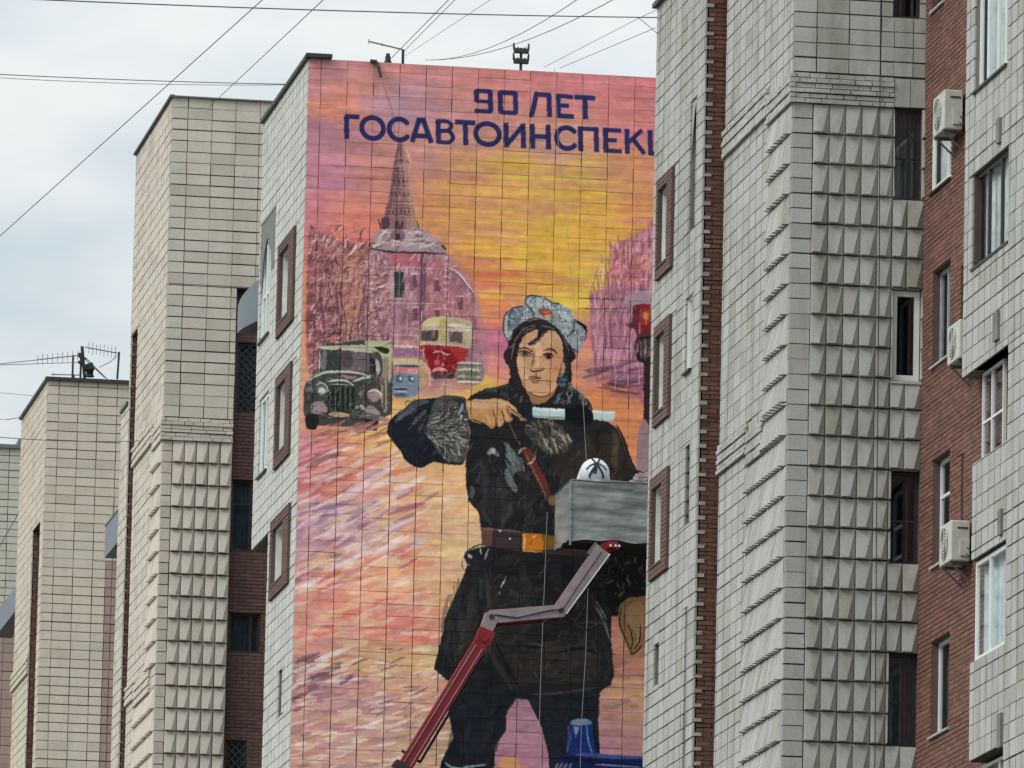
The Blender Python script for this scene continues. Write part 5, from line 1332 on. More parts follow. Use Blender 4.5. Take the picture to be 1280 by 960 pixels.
# ================================================================== block left of the mural
def block_left():
    FR = Face('front', YL); SD = Face('side', XL); T = M['tile_l']
    top = FR.uv(222, 122)[1]; yb = 172.6; xr = 29.
    root = empty('apartment_block', ((XL + xr) / 2, 170, 0), 'cream-tiled block left of the mural with a stone band and faceted tiles below', 'apartment building')
    cl = Cladding(root); mb = MB()
    vis = lambda p: p[0] < 348
    z0 = FR.uv(240, 135.5)[1]
    zs = FR.uv(294, 360)[1]; us = FR.uv(293.5, 450)[0]; uw = 25.
    zc1 = FR.uv(215, 522)[1]; zc0 = FR.uv(205, 550)[1]
    zs2 = FR.uv(330, 335)[1]
    # upper front and tiled lower front
    wall(mb, FR, (XL, xr, zs, top), [], 0)
    wall(mb, FR, (XL, us, 0, zs), [], 0)
    BK = Face('front', YL + .25)
    ws = [hole_px(BK, 295, 516, 330, 430), hole_px(BK, 288.5, 688, 325, 601), hole_px(BK, 286, 815, 326, 768), hole_px(BK, 280.5, 1012, 308, 926)]
    wall(mb, BK, (us - .05, xr, 0, zs), [(*w, .15, 1) for w in ws], 1)
    mb.quad(FR.pos(us, 0), FR.pos(us, zs), FR.pos(us, zs, -.26), FR.pos(us, 0, -.26), 1)
    mb.quad(FR.pos(us, zs), FR.pos(xr, zs), FR.pos(xr, zs, -.26), FR.pos(us, zs, -.26), 4)
    courses(cl, BK, (us, us + 3, 16, zs), ws, M['brick_dull'])
    u1 = FR.uv(234, 180)[0]; uc = [XL - .03, u1] + [u1 + .517 * k for k in range(1, 9)]
    cl.grid('tile', FR, uc, rows(z0, zc1, top), (XL - .03, xr - 3.5, zs, top), [], T, vis=vis)
    cl.grid('tile', FR, uc, rows(z0, zc1, top), (XL - .03, us, zc1, zs), [], T, vis=vis)
    cornice(cl, FR, [(XL - .09, us, zc0, zc1)], T)
    ur = [FR.uv(x, 590)[0] for x in (214.5, 229.5, 244.5, 259.7, 274.5)]
    zr = FR.uv(230, 578.5)[1]
    cl.grid('tile', FR, [XL - .03, ur[0]], rows(zr, 15, zc0), (XL - .03, ur[0], 15, zc0), [], T)
    cl.grid('relief_tile', FR, ur + [us], rows(zr, 15, zc0, .48), (ur[0], us, 15, zc0), [], T, form='relief', d=.085, g=.014)
    for i, w in enumerate(ws):
        window(root, BK, w, .12, M['lattice'] if i in (0, 3) else M['brown_frame'], cols=(.7,) if i in (1, 2) else (), bars=(.66,) if i == 1 else (), inner=M['curtain_blue'], fw=.05, lattice=i in (0, 3))
    # side
    ue, ub = -yb, -YL
    slot = (SD.uv(163.5, 500)[0], SD.uv(171, 500)[0], 0, SD.uv(168, 418)[1])
    wall(mb, SD, (ue, ub, 0, top), [(*slot, .6, 1)], 0)
    zA2 = SD.uv(168, 586)[1]; uA = SD.uv(193.5, 556)[0]
    zB1 = SD.uv(171, 884)[1]; zB2 = SD.uv(157.5, 886)[1]; uB = SD.uv(170, 874)[0]
    bands = [(uA, ub + .09, zc0, zc1), (slot[1], uA, zA2, zA2 + .42), (uB, SD.uv(189, 860)[0], zB1, zB1 + .5), (slot[1], uB, zB2, zB2 + .4)]
    cornice(cl, SD, bands[:2], T); cornice(cl, SD, bands[2:], T)
    R1 = (uA, ub - .10, zB1 + .5, zc0); R2 = (uB, ub - .10, 15, zB1)
    ug = frange(ub - .14, ue, .52)
    edge = (ub - .10, ub, 15, zc0)
    cl.grid('tile', SD, ug + [ub], rows(z0, 15, top), (ue, ub, 15, top), [slot] + bands + [R1, R2, edge], T)
    cl.grid('tile', SD, [ub - .10, ub], rows(zr, 15, zc0), edge, bands, T)
    for r in (R1, R2):
        rc = [ub - .10 - .25 * k for k in range(int((ub - .10 - r[0]) / .25) + 2)][::-1]
        cl.grid('relief_tile', SD, rc, rows(zr, 15, zc0, .48), r, bands, T, form='relief', d=.085, g=.014)
    SB = Face('front', -slot[0]); mb.quad(SB.pos(XL, 0), SB.pos(XL + .6, 0), SB.pos(XL + .6, slot[3]), SB.pos(XL, slot[3]), 1)
    courses(cl, SB, (XL + .02, XL + .5, 16, slot[3]), [], M['brick'])
    for z in rows(zr, 16, slot[3] - .3): cl.add('quoin_tile', SB, (XL, XL + .06, z, z + .07), M['concrete'], t=.02, g=.01)
    # lower volume that carries on beyond the far end
    yb2 = P(149.5, 640, X=XL)[1]; zl2 = SD.uv(153.5, 517)[1]
    wall(mb, SD, (-yb2, ue, 0, zl2), [], 0)
    cl.grid('tile', SD, frange(ue, -yb2, .52), rows(z0, 15, zl2), (-yb2, ue, 15, zl2), [], T)
    mb.quad((XL, yb, zl2), (xr, yb, zl2), (xr, yb2, zl2), (XL, yb2, zl2), 3); mb.quad((xr, yb2, 0), (XL, yb2, 0), (XL, yb2, zl2), (xr, yb2, zl2), 0); mb.quad((xr, yb, 0), (xr, yb2, 0), (xr, yb2, zl2), (xr, yb, zl2), 0)
    strip(root, [(XL - .03, yb), (XL - .03, yb2)], .08, .07, zl2 + .03, M['flash'])
    body(root, [(XL, YL), (xr, YL), (xr, yb), (XL, yb)], top, {0, 3}, mb, [M['mortar_l']] + WM(0)[1:])
    strip(root, [(XL - .04, YL - .05), (XL - .04, yb)], .10, .05, top + .03, M['flash'])
    strip(root, [(XL - .1, YL - .04), (xr, YL - .04)], .10, .03, top + .015, M['steel'])
    # blue-grey balcony box on the far part of the side wall
    g = MB(); XC = XL + .02
    ya_, yb_ = yb2 + .003, P(131, 680, X=XC)[1]; z1 = P(150, 636, X=XC)[2]; z2 = P(131, 697, X=XC)[2]
    g.box(XC, XL + .3, ya_, yb_, z2, z1); g.build('balcony_apron', M['metal_blue'], root, loc=tuple(root.location))
    g = MB(); g.box(XC - .01, XC + .2, ya_, yb_, z1 + .002, z1 + .05); g.build('apron_capping', M['flash'], root, loc=tuple(root.location))
    cl.build()
    return top


top_l = block_left()


# ================================================================== far left block
def block_far():
    FR = Face('front', YF); SD = Face('side', XF); T = M['tile_f']
    top = FR.uv(62, 475)[1]; yb = P(27, 555, X=XF)[1] + 3; ye = P(27.5, 545, X=XF)[1]; xr = 31.
    root = empty('apartment_block', ((XF + xr) / 2, 210, 0), 'yellowish-tiled block at the far left with aerials on its roof', 'apartment building')
    cl = Cladding(root); mb = MB(); vis = lambda p: p[0] < 165
    z0 = FR.uv(60, 845.6)[1]
    wall(mb, FR, (XF, xr, 0, top), [], 0)
    xb = FR.uv(129, 800)[0]; zb = FR.uv(135, 702)[1]
    u1 = FR.uv(71.5, 560)[0]; uc = [XF - .03, u1] + [u1 + .512 * k for k in range(1, 16)]
    cl.grid('tile', FR, uc, rows(z0, 17, top), (XF - .03, xr - 3, 17, top), [(xb, 40, 0, zb)], T, vis=vis)
    cl.grid('brown_tile', FR, uc, rows(z0, 17, top), (xb, xr - 3, 17, zb), [], M['tile_brown'], vis=vis)
    ue, ub = -ye, -YF
    slot = (SD.uv(41, 700)[0], SD.uv(50, 700)[0], 0, SD.uv(51, 652)[1])
    wall(mb, SD, (ue, ub, 0, top), [(*slot, .6, 1)], 0)
    zb1 = SD.uv(12, 876)[1]
    bands = [(SD.uv(16, 868)[0], slot[0], zb1 + .1, zb1 + .62), (ue, SD.uv(16, 868)[0], zb1 - .35, zb1 + .4)]
    cornice(cl, SD, bands, T)
    R1 = (ue, SD.uv(15, 900)[0], 17, zb1 - .35)
    cl.grid('tile', SD, frange(ub - .2, ue, .52) + [ub], rows(z0, 17, top), (ue, ub, 17, top), [slot] + bands + [R1], T)
    cl.grid('relief_tile', SD, frange(R1[1], R1[0], .25), rows(z0, 17, zb1, .48), R1, [], T, form='relief', d=.085, g=.014)
    SB = Face('front', -slot[0]); mb.quad(SB.pos(XF, 0), SB.pos(XF + .6, 0), SB.pos(XF + .6, slot[3]), SB.pos(XF, slot[3]), 1)
    courses(cl, SB, (XF + .02, XF + .5, 17, slot[3]), [], M['brick'])
    for z in rows(z0, 17, slot[3] - .3): cl.add('quoin_tile', SB, (XF + .02, XF + .1, z, z + .06), M['concrete'], t=.02, g=.01)
    body(root, [(XF, YF), (xr, YF), (xr, ye), (XF, ye)], top, {0, 3}, mb, [M['mortar_l']] + WM(0)[1:])
    strip(root, [(XF - .04, YF - .05), (XF - .04, ye)], .12, .07, top + .03, M['flash'])
    strip(root, [(XF - .1, YF - .05), (xr, YF - .05)], .14, .09, top + .03, M['flash'])
    # blue metal apron of the balconies at its far end
    g = MB(); XC = XF + .02; ya_, yb_ = ye - .2, P(-6, 780, X=XC)[1]; z1 = P(17, 737, X=XC)[2]; z2 = P(1, 787, X=XC)[2]
    g.box(XC, XF + .5, ye + .002, yb_, z2, z1); g.build('balcony_apron', M['metal_blue'], root, loc=tuple(root.location))
    cl.build()
    return top


top_f = block_far()


def block_farthest():
    FR = Face('front', YG); T = M['tile_g']
    top = FR.uv(5, 559.5)[1]; xr = 33.; xl = 22.
    root = empty('apartment_block', ((xl + xr) / 2, 258, 0), 'most distant tiled block, at the left edge behind the yellowish one', 'apartment building')
    cl = Cladding(root); mb = MB(); vis = lambda p: p[0] < 30
    wall(mb, FR, (xl, xr, 0, top), [], 0)
    zb = FR.uv(8, 788)[1]; z0 = FR.uv(10, 597)[1]; u0 = FR.uv(10.7, 600)[0]
    ub = sorted([u0 + .5 * k for k in range(-8, 14)])
    cl.grid('tile', FR, ub, rows(z0, 20, top), (xl, xr - 3, zb, top), [], T, vis=vis, t=.03, g=.02)
    cl.grid('brown_tile', FR, ub, rows(z0, 20, top, .3), (xl, xr - 3, 18, zb), [], M['tile_brown'], vis=vis)
    body(root, [(xl, YG), (xr, YG), (xr, 262), (xl, 262)], top, {0}, mb, WM(0))
    strip(root, [(xl, YG - .05), (xr, YG - .05)], .16, .12, top + .04, M['steel'])
    # stair head on the roof
    g = MB(); a = P(17, 560, Y=YG + 2); z1 = P(22, 548, Y=YG + 2)[2]; b = P(45, 560, Y=YG + 2)
    g.add([(a[0], YG + 2, top - .1), (b[0], YG + 2, top - .1), (b[0], YG + 2, z1), (a[0] + .16, YG + 2, z1), (a[0], YG + 5, top - .1), (b[0], YG + 5, top - .1), (b[0], YG + 5, z1), (a[0] + .16, YG + 5, z1)],
          [(0, 1, 2, 3), (5, 4, 7, 6), (0, 3, 7, 4), (1, 5, 6, 2), (3, 2, 6, 7)])
    g.build('roof_hatch', M['metal_blue'], root, loc=tuple(root.location))
    cl.build()


block_farthest()
# ================================================================== aerials, insulators and wires
def tv_aerial(root_xyz, mast_h, boom, els, label, name='tv_aerial', lean=0., group=None):
    """boom: (start offset, end offset) vectors from the mast top; els: (fraction along, half length)"""
    x, y, z = root_xyz
    r = empty(name, root_xyz, label, 'TV aerial', group); loc = tuple(r.location)
    g = MB(); topp = (x + lean, y, z + mast_h); g.tube([(x, y, z), topp], .028, 6); g.build('mast', M['steel_dark'], r, loc=loc)
    a = Vector(topp) + Vector(boom[0]); b = Vector(topp) + Vector(boom[1])
    g = MB(); g.tube([a, b], .016, 5); g.build('boom', M['steel'], r, loc=loc)
    if els:
        g = MB()
        for f, hl in els: p = a + (b - a) * f; g.tube([p - Vector((0, 0, hl)), p + Vector((0, 0, hl))], .007, 4)
        e = g.build('elements', M['steel'], r, loc=loc)
    return r


def roof_pt(px, py, Y): q = P(px, py, Y=Y); return (q[0], q[1], q[2])


Ym1 = YM + .6
b1 = P(503.5, 78, Y=Ym1); t1 = P(503.5, 62, Y=Ym1); e1 = P(460, 51.5, Y=Ym1)
tv_aerial((b1[0], Ym1, top_m), t1[2] - top_m, ((0, 0, 0), (e1[0] - t1[0], 0, e1[2] - t1[2])), [(.99, .05), (.6, .035)], 'thin aerial arm on a short post above the mural edge')
g = MB(); q0 = P(485, 74, Y=Ym1); q1 = P(485, 67, Y=Ym1)
g.tube([(q0[0], Ym1, top_m), (q1[0], Ym1, q1[2] - .05)], .055, 8); g.tube([(q1[0], Ym1, q1[2] - .07), (q1[0], Ym1, q1[2])], .04, 8); g.tube([(q0[0], Ym1, q0[2] - .12), (q0[0], Ym1, q0[2] - .04)], .075, 8)
o = g.build('vent_stub', M['steel_dark'], loc=(q0[0], Ym1, top_m)); tag(o, 'small dark pipe stub on the roof beside the thin aerial', 'roof vent')

# insulator rack above the mural
ir = empty('insulator_rack', (P(651, 84, Y=Ym1)[0], Ym1, top_m), 'dark rack of wire insulators on a short pole above the mural', 'insulator rack')
xc = ir.location[0]; zc = lambda y: P(651, y, Y=Ym1)[2]
g = MB(); g.tube([(xc, Ym1, top_m), (xc, Ym1, zc(60))], .03, 6); g.build('pole', M['steel_dark'], ir, loc=tuple(ir.location))
for y0 in (64, 77):
    g = MB(); z = zc(y0); g.box(xc - .145, xc + .15, Ym1 - .05, Ym1 + .05, z - .04, z + .05)
    g.build('crossarm', M['steel_dark'], ir, loc=tuple(ir.location))
    for dx in (-.14, -.06, .07, .14):
        g = MB(); hh = .13 if abs(dx) > .1 else .05
        g.tube([(xc + dx, Ym1, z + .03), (xc + dx * 1.1, Ym1, z + .03 + hh)], .030, 6, r2=.018); g.build('insulator', M['steel_dark'], ir, loc=tuple(ir.location))

# roof of the far block: pole, drum and yagi aerials
Yf1 = YF + .8
def fz(px, py): q = P(px, py, Y=Yf1); return (q[0], Yf1, q[2])
pr = empty('roof_pole', fz(106, 474), 'pair of dark poles with cable brackets on the far left roof', 'cable pole')
for (a, b, r) in ((fz(106, 476), fz(102.5, 433), .045), (fz(100.5, 475), fz(101.5, 443), .03)):
    g = MB(); g.tube([a, b], r, 7); g.build('pole', M['steel_dark'], pr, loc=tuple(pr.location))
g = MB(); g.beam(fz(98, 444), fz(104, 444), .1, .12); g.beam(fz(97.5, 453), fz(103, 452), .08, .07); g.beam(fz(100, 449), fz(108, 448), .05, .05); g.build('bracket', M['steel_dark'], pr, loc=tuple(pr.location))
g = MB(); g.tube([fz(108, 458), fz(110.5, 455)], .03, 5); g.tube([fz(110, 455), fz(112.4, 462), fz(112, 471)], .13, 10); o = g.build('cable_coil', M['black'], loc=fz(111, 474)); tag(o, 'black coil of spare cable beside the roof poles', 'cable coil')
g = MB()
for a, b in ((fz(104, 447), fz(131, 472)), (fz(108, 448), fz(134, 474))): g.tube([a, b], .012, 4)
o = g.build('guy_wires', M['steel'], loc=fz(131, 474)); tag(o, 'two slanting guy wires running down from the roof poles', 'guy wire')
T1 = fz(149, 440); B1 = fz(146.5, 474)
r = tv_aerial(B1, T1[2] - B1[2], (tuple(np.array(fz(106.5, 434)) - np.array(T1)), (0, 0, -.04)), [(k / 9, .13 + .02 * (k % 3)) for k in range(1, 9)], 'long many-pronged aerial on the right mast of the far left roof', lean=T1[0] - B1[0])
g = MB(); g.tube([fz(147, 444), fz(137, 453), fz(124, 459)], .011, 4); g.build('stay', M['steel'], r, loc=tuple(r.location))
A2 = fz(100.5, 474)
r = tv_aerial(fz(90.5, 474), fz(90, 444)[2] - fz(90, 474)[2], (tuple(np.array(fz(45.5, 449.5)) - np.array(fz(90, 444))), (.25, 0, .02)), [(k / 9, .12 + .02 * (k % 2)) for k in range(0, 9)], 'many-pronged aerial pointing left from the dark poles on the far roof')
r = tv_aerial(fz(92, 475), .12, ((-.6, 0, .0), (.2, 0, .02)), [(.1, .05), (.7, .09)], 'low stubby aerial near the edge of the far left roof')


def wire(pts, Ys, r, label, sag=0., n=10, group='overhead wires'):
    P3 = [np.array(P(x, y, Y=Y)) for (x, y), Y in zip(pts, Ys)]
    a, b = P3; q = []
    for k in range(n + 1):
        t = k / n; p = a + (b - a) * t; p = p - np.array([0, 0, sag * 4 * t * (1 - t)]); q.append(tuple(p))
    mb = MB(); mb.tube(q, r, 5); c = tuple((a + b) / 2)
    o = mb.build('wire', M['wire'], loc=c); tag(o, label, 'wire', group)


wire(((-60, -5.5), (822, 22)), (110, 131.3), .010, 'dark wire crossing the top of the sky to the right-hand roof', .05)
wire(((-60, 90), (365, 105.5)), (150, 158), .009, 'upper strand of the wire pair meeting the mural block roof', .03)
wire(((-60, 93.5), (365, 106)), (149, 158), .006, 'lower strand of the wire pair meeting the mural block roof', .07)
wire(((-40, 331), (352, -22)), (120, 90), .006, 'long wire slanting down across the sky to the left edge')
wire(((262, 133), (440, -34)), (YL, 100), .007, 'slanting wire fixed to the cream block roof')
wire(((488, 74), (578, -18)), (Ym1, 110), .007, 'left wire rising from the vent stub by the thin aerial')
wire(((505, 64), (588, -20)), (Ym1, 110), .006, 'second wire rising from the thin aerial post')
wire(((506, 70), (640, -18)), (Ym1, 100), .004, 'faint wire rising from the thin aerial post')
wire(((531, 75), (735, -10)), (Ym1, 100), .006, 'upper of two wires rising right from the mural roof', .25)
wire(((534, 75), (790, -14)), (Ym1, 100), .0065, 'lower of two wires rising right from the mural roof', .25)
wire(((680, 84), (800, 22)), (YM + 1, 131), .005, 'short wire from the mural roof to the wire junction')
wire(((700, 85), (819, 35)), (YM + 1, 131), .006, 'short wire from the mural roof to the right-hand wall')
wire(((798, 22), (822, 42)), (131.2, 131.2), .006, 'drooping wire tail near the right-hand roof edge')
wire(((798, 23), (830, 8)), (131.2, 130.5), .005, 'short wire tail reaching over the right-hand roof')
wire(((-40, 459), (98, 444.5)), (180, Yf1), .010, 'upper wire running left from the roof poles', .0)
wire(((-40, 457.5), (98, 453)), (180, Yf1), .009, 'lower wire running left from the roof poles', .0)
wire(((-40, 487.5), (47, 495)), (190, 212), .006, 'wire ending on the slanting roof edge of the far left block', .0)
wire(((8, 524.5), (37, 520)), (200, 218), .010, 'short thick wire end near the slanting roof edge', .0)
wire(((-30, 523), (12, 524.5)), (190, 200), .005, 'thin wire leading in from the left edge', .0)
wire(((24, 524), (42, 509)), (208, 216), .005, 'thin forked wire by the slanting roof edge', .0)
wire(((-60, 541), (175, 551)), (120, 150), .007, 'wire passing in front of the far left block', .06)

wire(((-30, 735), (24, 640)), (YG - 1.2, YG - 1.2), .014, 'dark slanting cable on the wall of the farthest block')

# safety ropes in front of the mural
def rope(pts, Ys, r, label):
    mb = MB(); q = [tuple(P(x, y, Y=Y)) for (x, y), Y in zip(pts, Ys)]; mb.tube(q, r, 5)
    o = mb.build('rope', M['rope'], loc=q[0]); tag(o, label, 'rope', 'ropes hanging down the mural')


rope([(693, 86), (698, 180), (713, 330), (727, 470), (733, 577)], [YM - .1, YM - .2, YM - .5, YM - .8, YM - 1.0], .005, 'rope from the roof down to the worker in the basket')
rope([(684, 640), (681, 720), (676, 840), (672, 990), (671, 1100)], [YM - .3] * 5, .006, 'pale rope hanging past the painted belt buckle')
rope([(735, 736), (732, 820), (727, 900), (724, 1000), (723, 1100)], [YM - .3] * 5, .006, 'pale rope hanging below the pale lift arm')

# ================================================================== aerial lift with its basket
YB = 150.2
lift = empty('aerial_lift', (P(607, 790, Y=YB)[0] - 12.6, YB, 0), 'red boom lift with a bent pale arm holding a sheet-wrapped basket', 'boom lift')
LL = tuple(lift.location)
def bp(px, py, Y=YB): return tuple(P(px, py, Y=Y))
J = Vector(bp(604, 799)); dn = (Vector(bp(504, 962)) - J).normalized()
foot_p = J + dn * ((J.z - 2.6) / -dn.z)
# box section boom, with pale strips for the highlights on its edges
g = MB(); g.beam(J, J + dn * 4.2, .272, .28, up=(0, -1, 0)); g.build('boom_section', M['red'], lift, loc=LL)
g = MB(); g.beam(J + dn * 3.0, J + dn * 9.2, .335, .36, up=(0, -1, 0)); g.build('boom_section', M['red'], lift, loc=LL)
g = MB(); g.beam(J + dn * 9, foot_p, .38, .42, up=(0, -1, 0)); g.build('boom_section', M['red'], lift, loc=LL)
sdv = dn.cross(Vector((0, 1, 0))).normalized()
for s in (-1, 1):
    g = MB(); o_ = sdv * .075 * s + Vector((0, -.148, 0)); g.beam(J + o_ + dn * .2, J + o_ + dn * 2.9, .018, .02, up=(0, -1, 0)); g.build('edge_highlight', M['pink'], lift, loc=LL)  # pale strips imitate light caught along the boom edges
g = MB(); c0 = J + dn * 2.92
g.beam(c0, c0 + dn * .12, .44, .40, up=(0, -1, 0)); g.build('collar', M['steel_dark'], lift, loc=LL)
g = MB(); c0 = J + dn * 2.7; g.beam(c0 + sdv * -.22, c0 + sdv * .22, .05, .05, up=(0, -1, 0)); g.build('pin', M['steel_dark'], lift, loc=LL)
# knuckle
K1 = Vector(bp(613, 772)); K2 = Vector(bp(700, 764)); K3 = Vector(bp(753, 688))
g = MB(); g.beam(J + Vector((-.03, 0, -.1)), Vector(bp(609, 788)), .31, .29, up=(0, -1, 0)); g.tube([J + Vector((0, -.17, .0)), J + Vector((0, .17, .0))], .07, 12); g.build('knuckle', M['red'], lift, loc=LL)
g = MB(); g.beam(J + Vector((.02, 0, .1)), K1 + Vector((.03, 0, .04)), .225, .235, up=(0, -1, 0), w2=.275, h2=.285); g.build('knuckle_plate', M['pink'], lift, loc=LL)
g = MB(); g.beam(K1 + Vector((-.02, 0, 0)), K2 + Vector((.05, 0, .0)), .26, .26, up=(0, -1, 0), w2=.24); g.build('arm_section', M['pink'], lift, loc=LL)
g = MB(); g.beam(K2 + Vector((-.03, .006, -.02)), K3, .27, .25, up=(0, -1, 0), w2=.32); g.build('arm_section', M['pink'], lift, loc=LL)
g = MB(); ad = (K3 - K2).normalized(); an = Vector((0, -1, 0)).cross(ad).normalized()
g.beam(K2 + an * -.12 + Vector((0, -.14, 0)), K3 + an * -.15 + Vector((0, -.14, 0)), .02, .03, up=(0, -1, 0)); g.build('edge_highlight', M['white'], lift, loc=LL)  # white strip stands in for the highlight on the upper arm
g = MB(); g.beam(K1 + Vector((.1, .1, -.14)), K2 + Vector((.0, .1, -.15)), .05, .05, up=(0, -1, 0)); g.build('hydraulic_hose', M['red'], lift, loc=LL)
hz = [Vector(bp(718, 772)), Vector(bp(724, 782)), Vector(bp(733, 786)), Vector(bp(752, 778))]
g = MB(); g.tube([h + Vector((0, .2, 0)) for h in hz], .022, 6); g.build('hydraulic_hose', M['black'], lift, loc=LL)
# ram under the jib, hose run and bolts
g = MB(); g.tube([K2 + Vector((-.35, -.02, -.19)), K2 + Vector((.16, -.02, .02)) + ad * .35], .035, 8); g.tube([K2 + Vector((-.35, -.02, -.19)), K2 + Vector((-.1, -.02, -.09))], .055, 8); g.build('hydraulic_ram', M['steel'], lift, loc=LL)
g = MB(); g.tube([K1 + Vector((.05, -.15, .04)), K1 + Vector((.5, -.155, .0)), K2 + Vector((-.25, -.155, -.02)), K2 + Vector((.03, -.16, .02)), K2 + ad * .6 + Vector((0, -.16, 0)), K3 + Vector((-.04, -.17, -.05))], .014, 5); g.build('hydraulic_hose', M['black'], lift, loc=LL)
for q_ in (K1, K2):
    g = MB(); g.tube([q_ + Vector((0, -.16, 0)), q_ + Vector((0, .16, 0))], .05, 10); g.build('pivot_pin', M['steel_dark'], lift, loc=LL)
g = MB(); g.tube([J + dn * .3 + sdv * .17 + Vector((0, -.05, 0)), J + dn * 2.7 + sdv * .2 + Vector((0, -.05, 0))], .03, 6); g.build('hydraulic_hose', M['black'], lift, loc=LL)
# head that carries the basket
g = MB(); g.beam(K3 + Vector((-.02, 0, .02)), Vector(bp(772, 680)), .2, .16, up=(0, -1, 0)); g.box(K3.x + .06, K3.x + .26, YB - .2, YB - .1, K3.z + .03, K3.z + .14); g.build('basket_head', M['red'], lift, loc=LL)
g = MB(); g.beam(K3 + Vector((-.25, .05, -.12)), K3 + Vector((-.1, .05, .1)), .16, .3, up=(0, -1, 0)); g.build('rotator_housing', M['steel'], lift, loc=LL)
for dx in (.1, .2, .27):
    g = MB(); g.box(K3.x + dx, K3.x + dx + .035, YB - .24, YB - .222, K3.z + .05, K3.z + .09); g.build('lamp_stud', M['white'], lift, loc=LL)
# basket: floor, rails and the wrapped sheet
bl = P(712, 680, Y=YB)[0]; brt = bl + 1.95; zb = P(740, 676, Y=YB)[2]; zt = P(720, 603, Y=YB)[2]; y0, y1 = YB - .05, YB + .85
xl = bl - .16; 
bk = MB(); bk.box(bl, brt, y0, y1, zb - .05, zb); bk.build('basket_floor', M['steel_dark'], lift, loc=LL)
for x in (bl + .03, bl + .65, bl + 1.3, brt - .03):
    for y in (y0 + .03, y1 - .03):
        g = MB(); g.tube([(x, y, zb), (x, y, zt)], .02, 6); g.build('basket_post', M['steel'], lift, loc=LL)
for z in (zt, (zb + zt) / 2):
    g = MB(); g.tube([(bl, y0, z), (brt, y0, z), (brt, y1, z), (bl, y1, z), (bl, y0, z)], .022, 6); g.build('basket_rail', M['steel'], lift, loc=LL)


def sheet_panel(p00, p10, p11, p01, nu, nv, amp, seed, nrm):
    rs = np.random.RandomState(seed); mb = MB(); ph = rs.uniform(0, 6, 6); vs = []
    for j in range(nv + 1):
        for i in range(nu + 1):
            u, v = i / nu, j / nv
            p = (np.array(p00) * (1 - u) + np.array(p10) * u) * (1 - v) + (np.array(p01) * (1 - u) + np.array(p11) * u) * v
            e = min(1, 6 * min(u, 1 - u) + .15) * min(1, 5 * min(v, 1 - v) + .15)
            p = p + np.array((0, 0, 1.)) * (.022 * math.sin(7 * u + ph[4]) + .016 * math.sin(19 * u + ph[5])) * (abs(2 * v - 1) ** 3)
            d = amp * e * (math.sin(9 * v + 2.2 * u + ph[0]) * .5 + .5 * math.sin(17 * v - 3 * u + ph[1]) + .4 * math.sin(31 * v + 5 * u + ph[2]) + .35 * math.sin(5 * u + ph[3]) + .25 * rs.uniform(-1, 1))
            vs.append(tuple(p + np.array(nrm) * d))
    fs = [(j * (nu + 1) + i, j * (nu + 1) + i + 1, (j + 1) * (nu + 1) + i + 1, (j + 1) * (nu + 1) + i) for j in range(nv) for i in range(nu)]
    mb.add(vs, fs); return mb


yo = y0 - .05
a = (bl, yo, zb - .02); b = (brt, yo, zb + .0); c = (brt, yo, zt + .03); d = (bl, yo, zt + .03)
s = sheet_panel(a, b, c, d, 56, 34, .014, 3, (0, -1, 0)).build('front_sheet', M['sheet'], lift, smooth=True, loc=LL)
lx = P(698, 640, Y=YB + .45)[0]
xlf, ylf = lx, y1
s = sheet_panel((xlf, ylf, zb - .08), (bl - .01, yo + .01, zb - .02), (bl - .01, yo + .01, zt + .03), (xlf, ylf, zt - .12), 14, 24, .016, 5, (-1, 0, 0)).build('side_sheet', M['sheet'], lift, smooth=True, loc=LL)
g = MB(); g.box(xlf - .01, bl, y1 - .04, y1, zb - .1, zb - .05); g.build('side_frame', M['steel'], lift, loc=LL)
g = MB(); g.tube([(bl - .005, yo, zb - .12), (bl + .004, yo, zb + .4), (bl - .012, yo, zb + .8), (bl - .005, yo, zt + .03)], .022, 6); g.build('corner_post', M['sheet'], lift, loc=LL)
g = MB(); g.tube([(xlf, ylf, zt - .12), (bl, yo, zt + .04), (bl + .5, yo, zt + .02), (bl + 1., yo, zt + .035), (brt, yo, zt + .03)], .017, 6); g.build('top_rail', M['steel'], lift, loc=LL)
# carrier truck standing in the courtyard below
tx, ty = foot_p.x, YB
g = MB(); g.box(tx - 3.2, tx + 3.4, ty - 1.1, ty + 1.1, .75, 1.1); g.build('chassis', M['steel_dark'], lift, loc=LL)
g = MB(); g.add([(tx - 4.9, ty - 1.15, .6), (tx - 3.1, ty - 1.15, .6), (tx - 3.1, ty + 1.15, .6), (tx - 4.9, ty + 1.15, .6), (tx - 4.6, ty - 1.1, 2.7), (tx - 3.1, ty - 1.1, 2.7), (tx - 3.1, ty + 1.1, 2.7), (tx - 4.6, ty + 1.1, 2.7), (tx - 4.9, ty - 1.15, 1.6), (tx - 4.9, ty + 1.15, 1.6)],
                [(0, 3, 9, 8), (8, 9, 7, 4), (4, 7, 6, 5), (1, 5, 6, 2), (0, 8, 4, 5, 1), (3, 2, 6, 7, 9), (0, 1, 2, 3)]); g.build('cab', M['white'], lift, loc=LL)
for wx in (tx - 4.0, tx + 1.2, tx + 2.5):
    for wy in (ty - 1.0, ty + 1.0):
        g = MB(); g.tube([(wx, wy - .14, .5), (wx, wy + .14, .5)], .5, 20); g.build('wheel', M['black'], lift, loc=LL)
g = MB(); g.tube([(tx, ty, 1.1), (tx, ty, 2.3)], .45, 16); g.box(tx - .6, tx + .5, ty - .4, ty + .4, 2.1, 2.9); g.build('turntable', M['red'], lift, loc=LL)

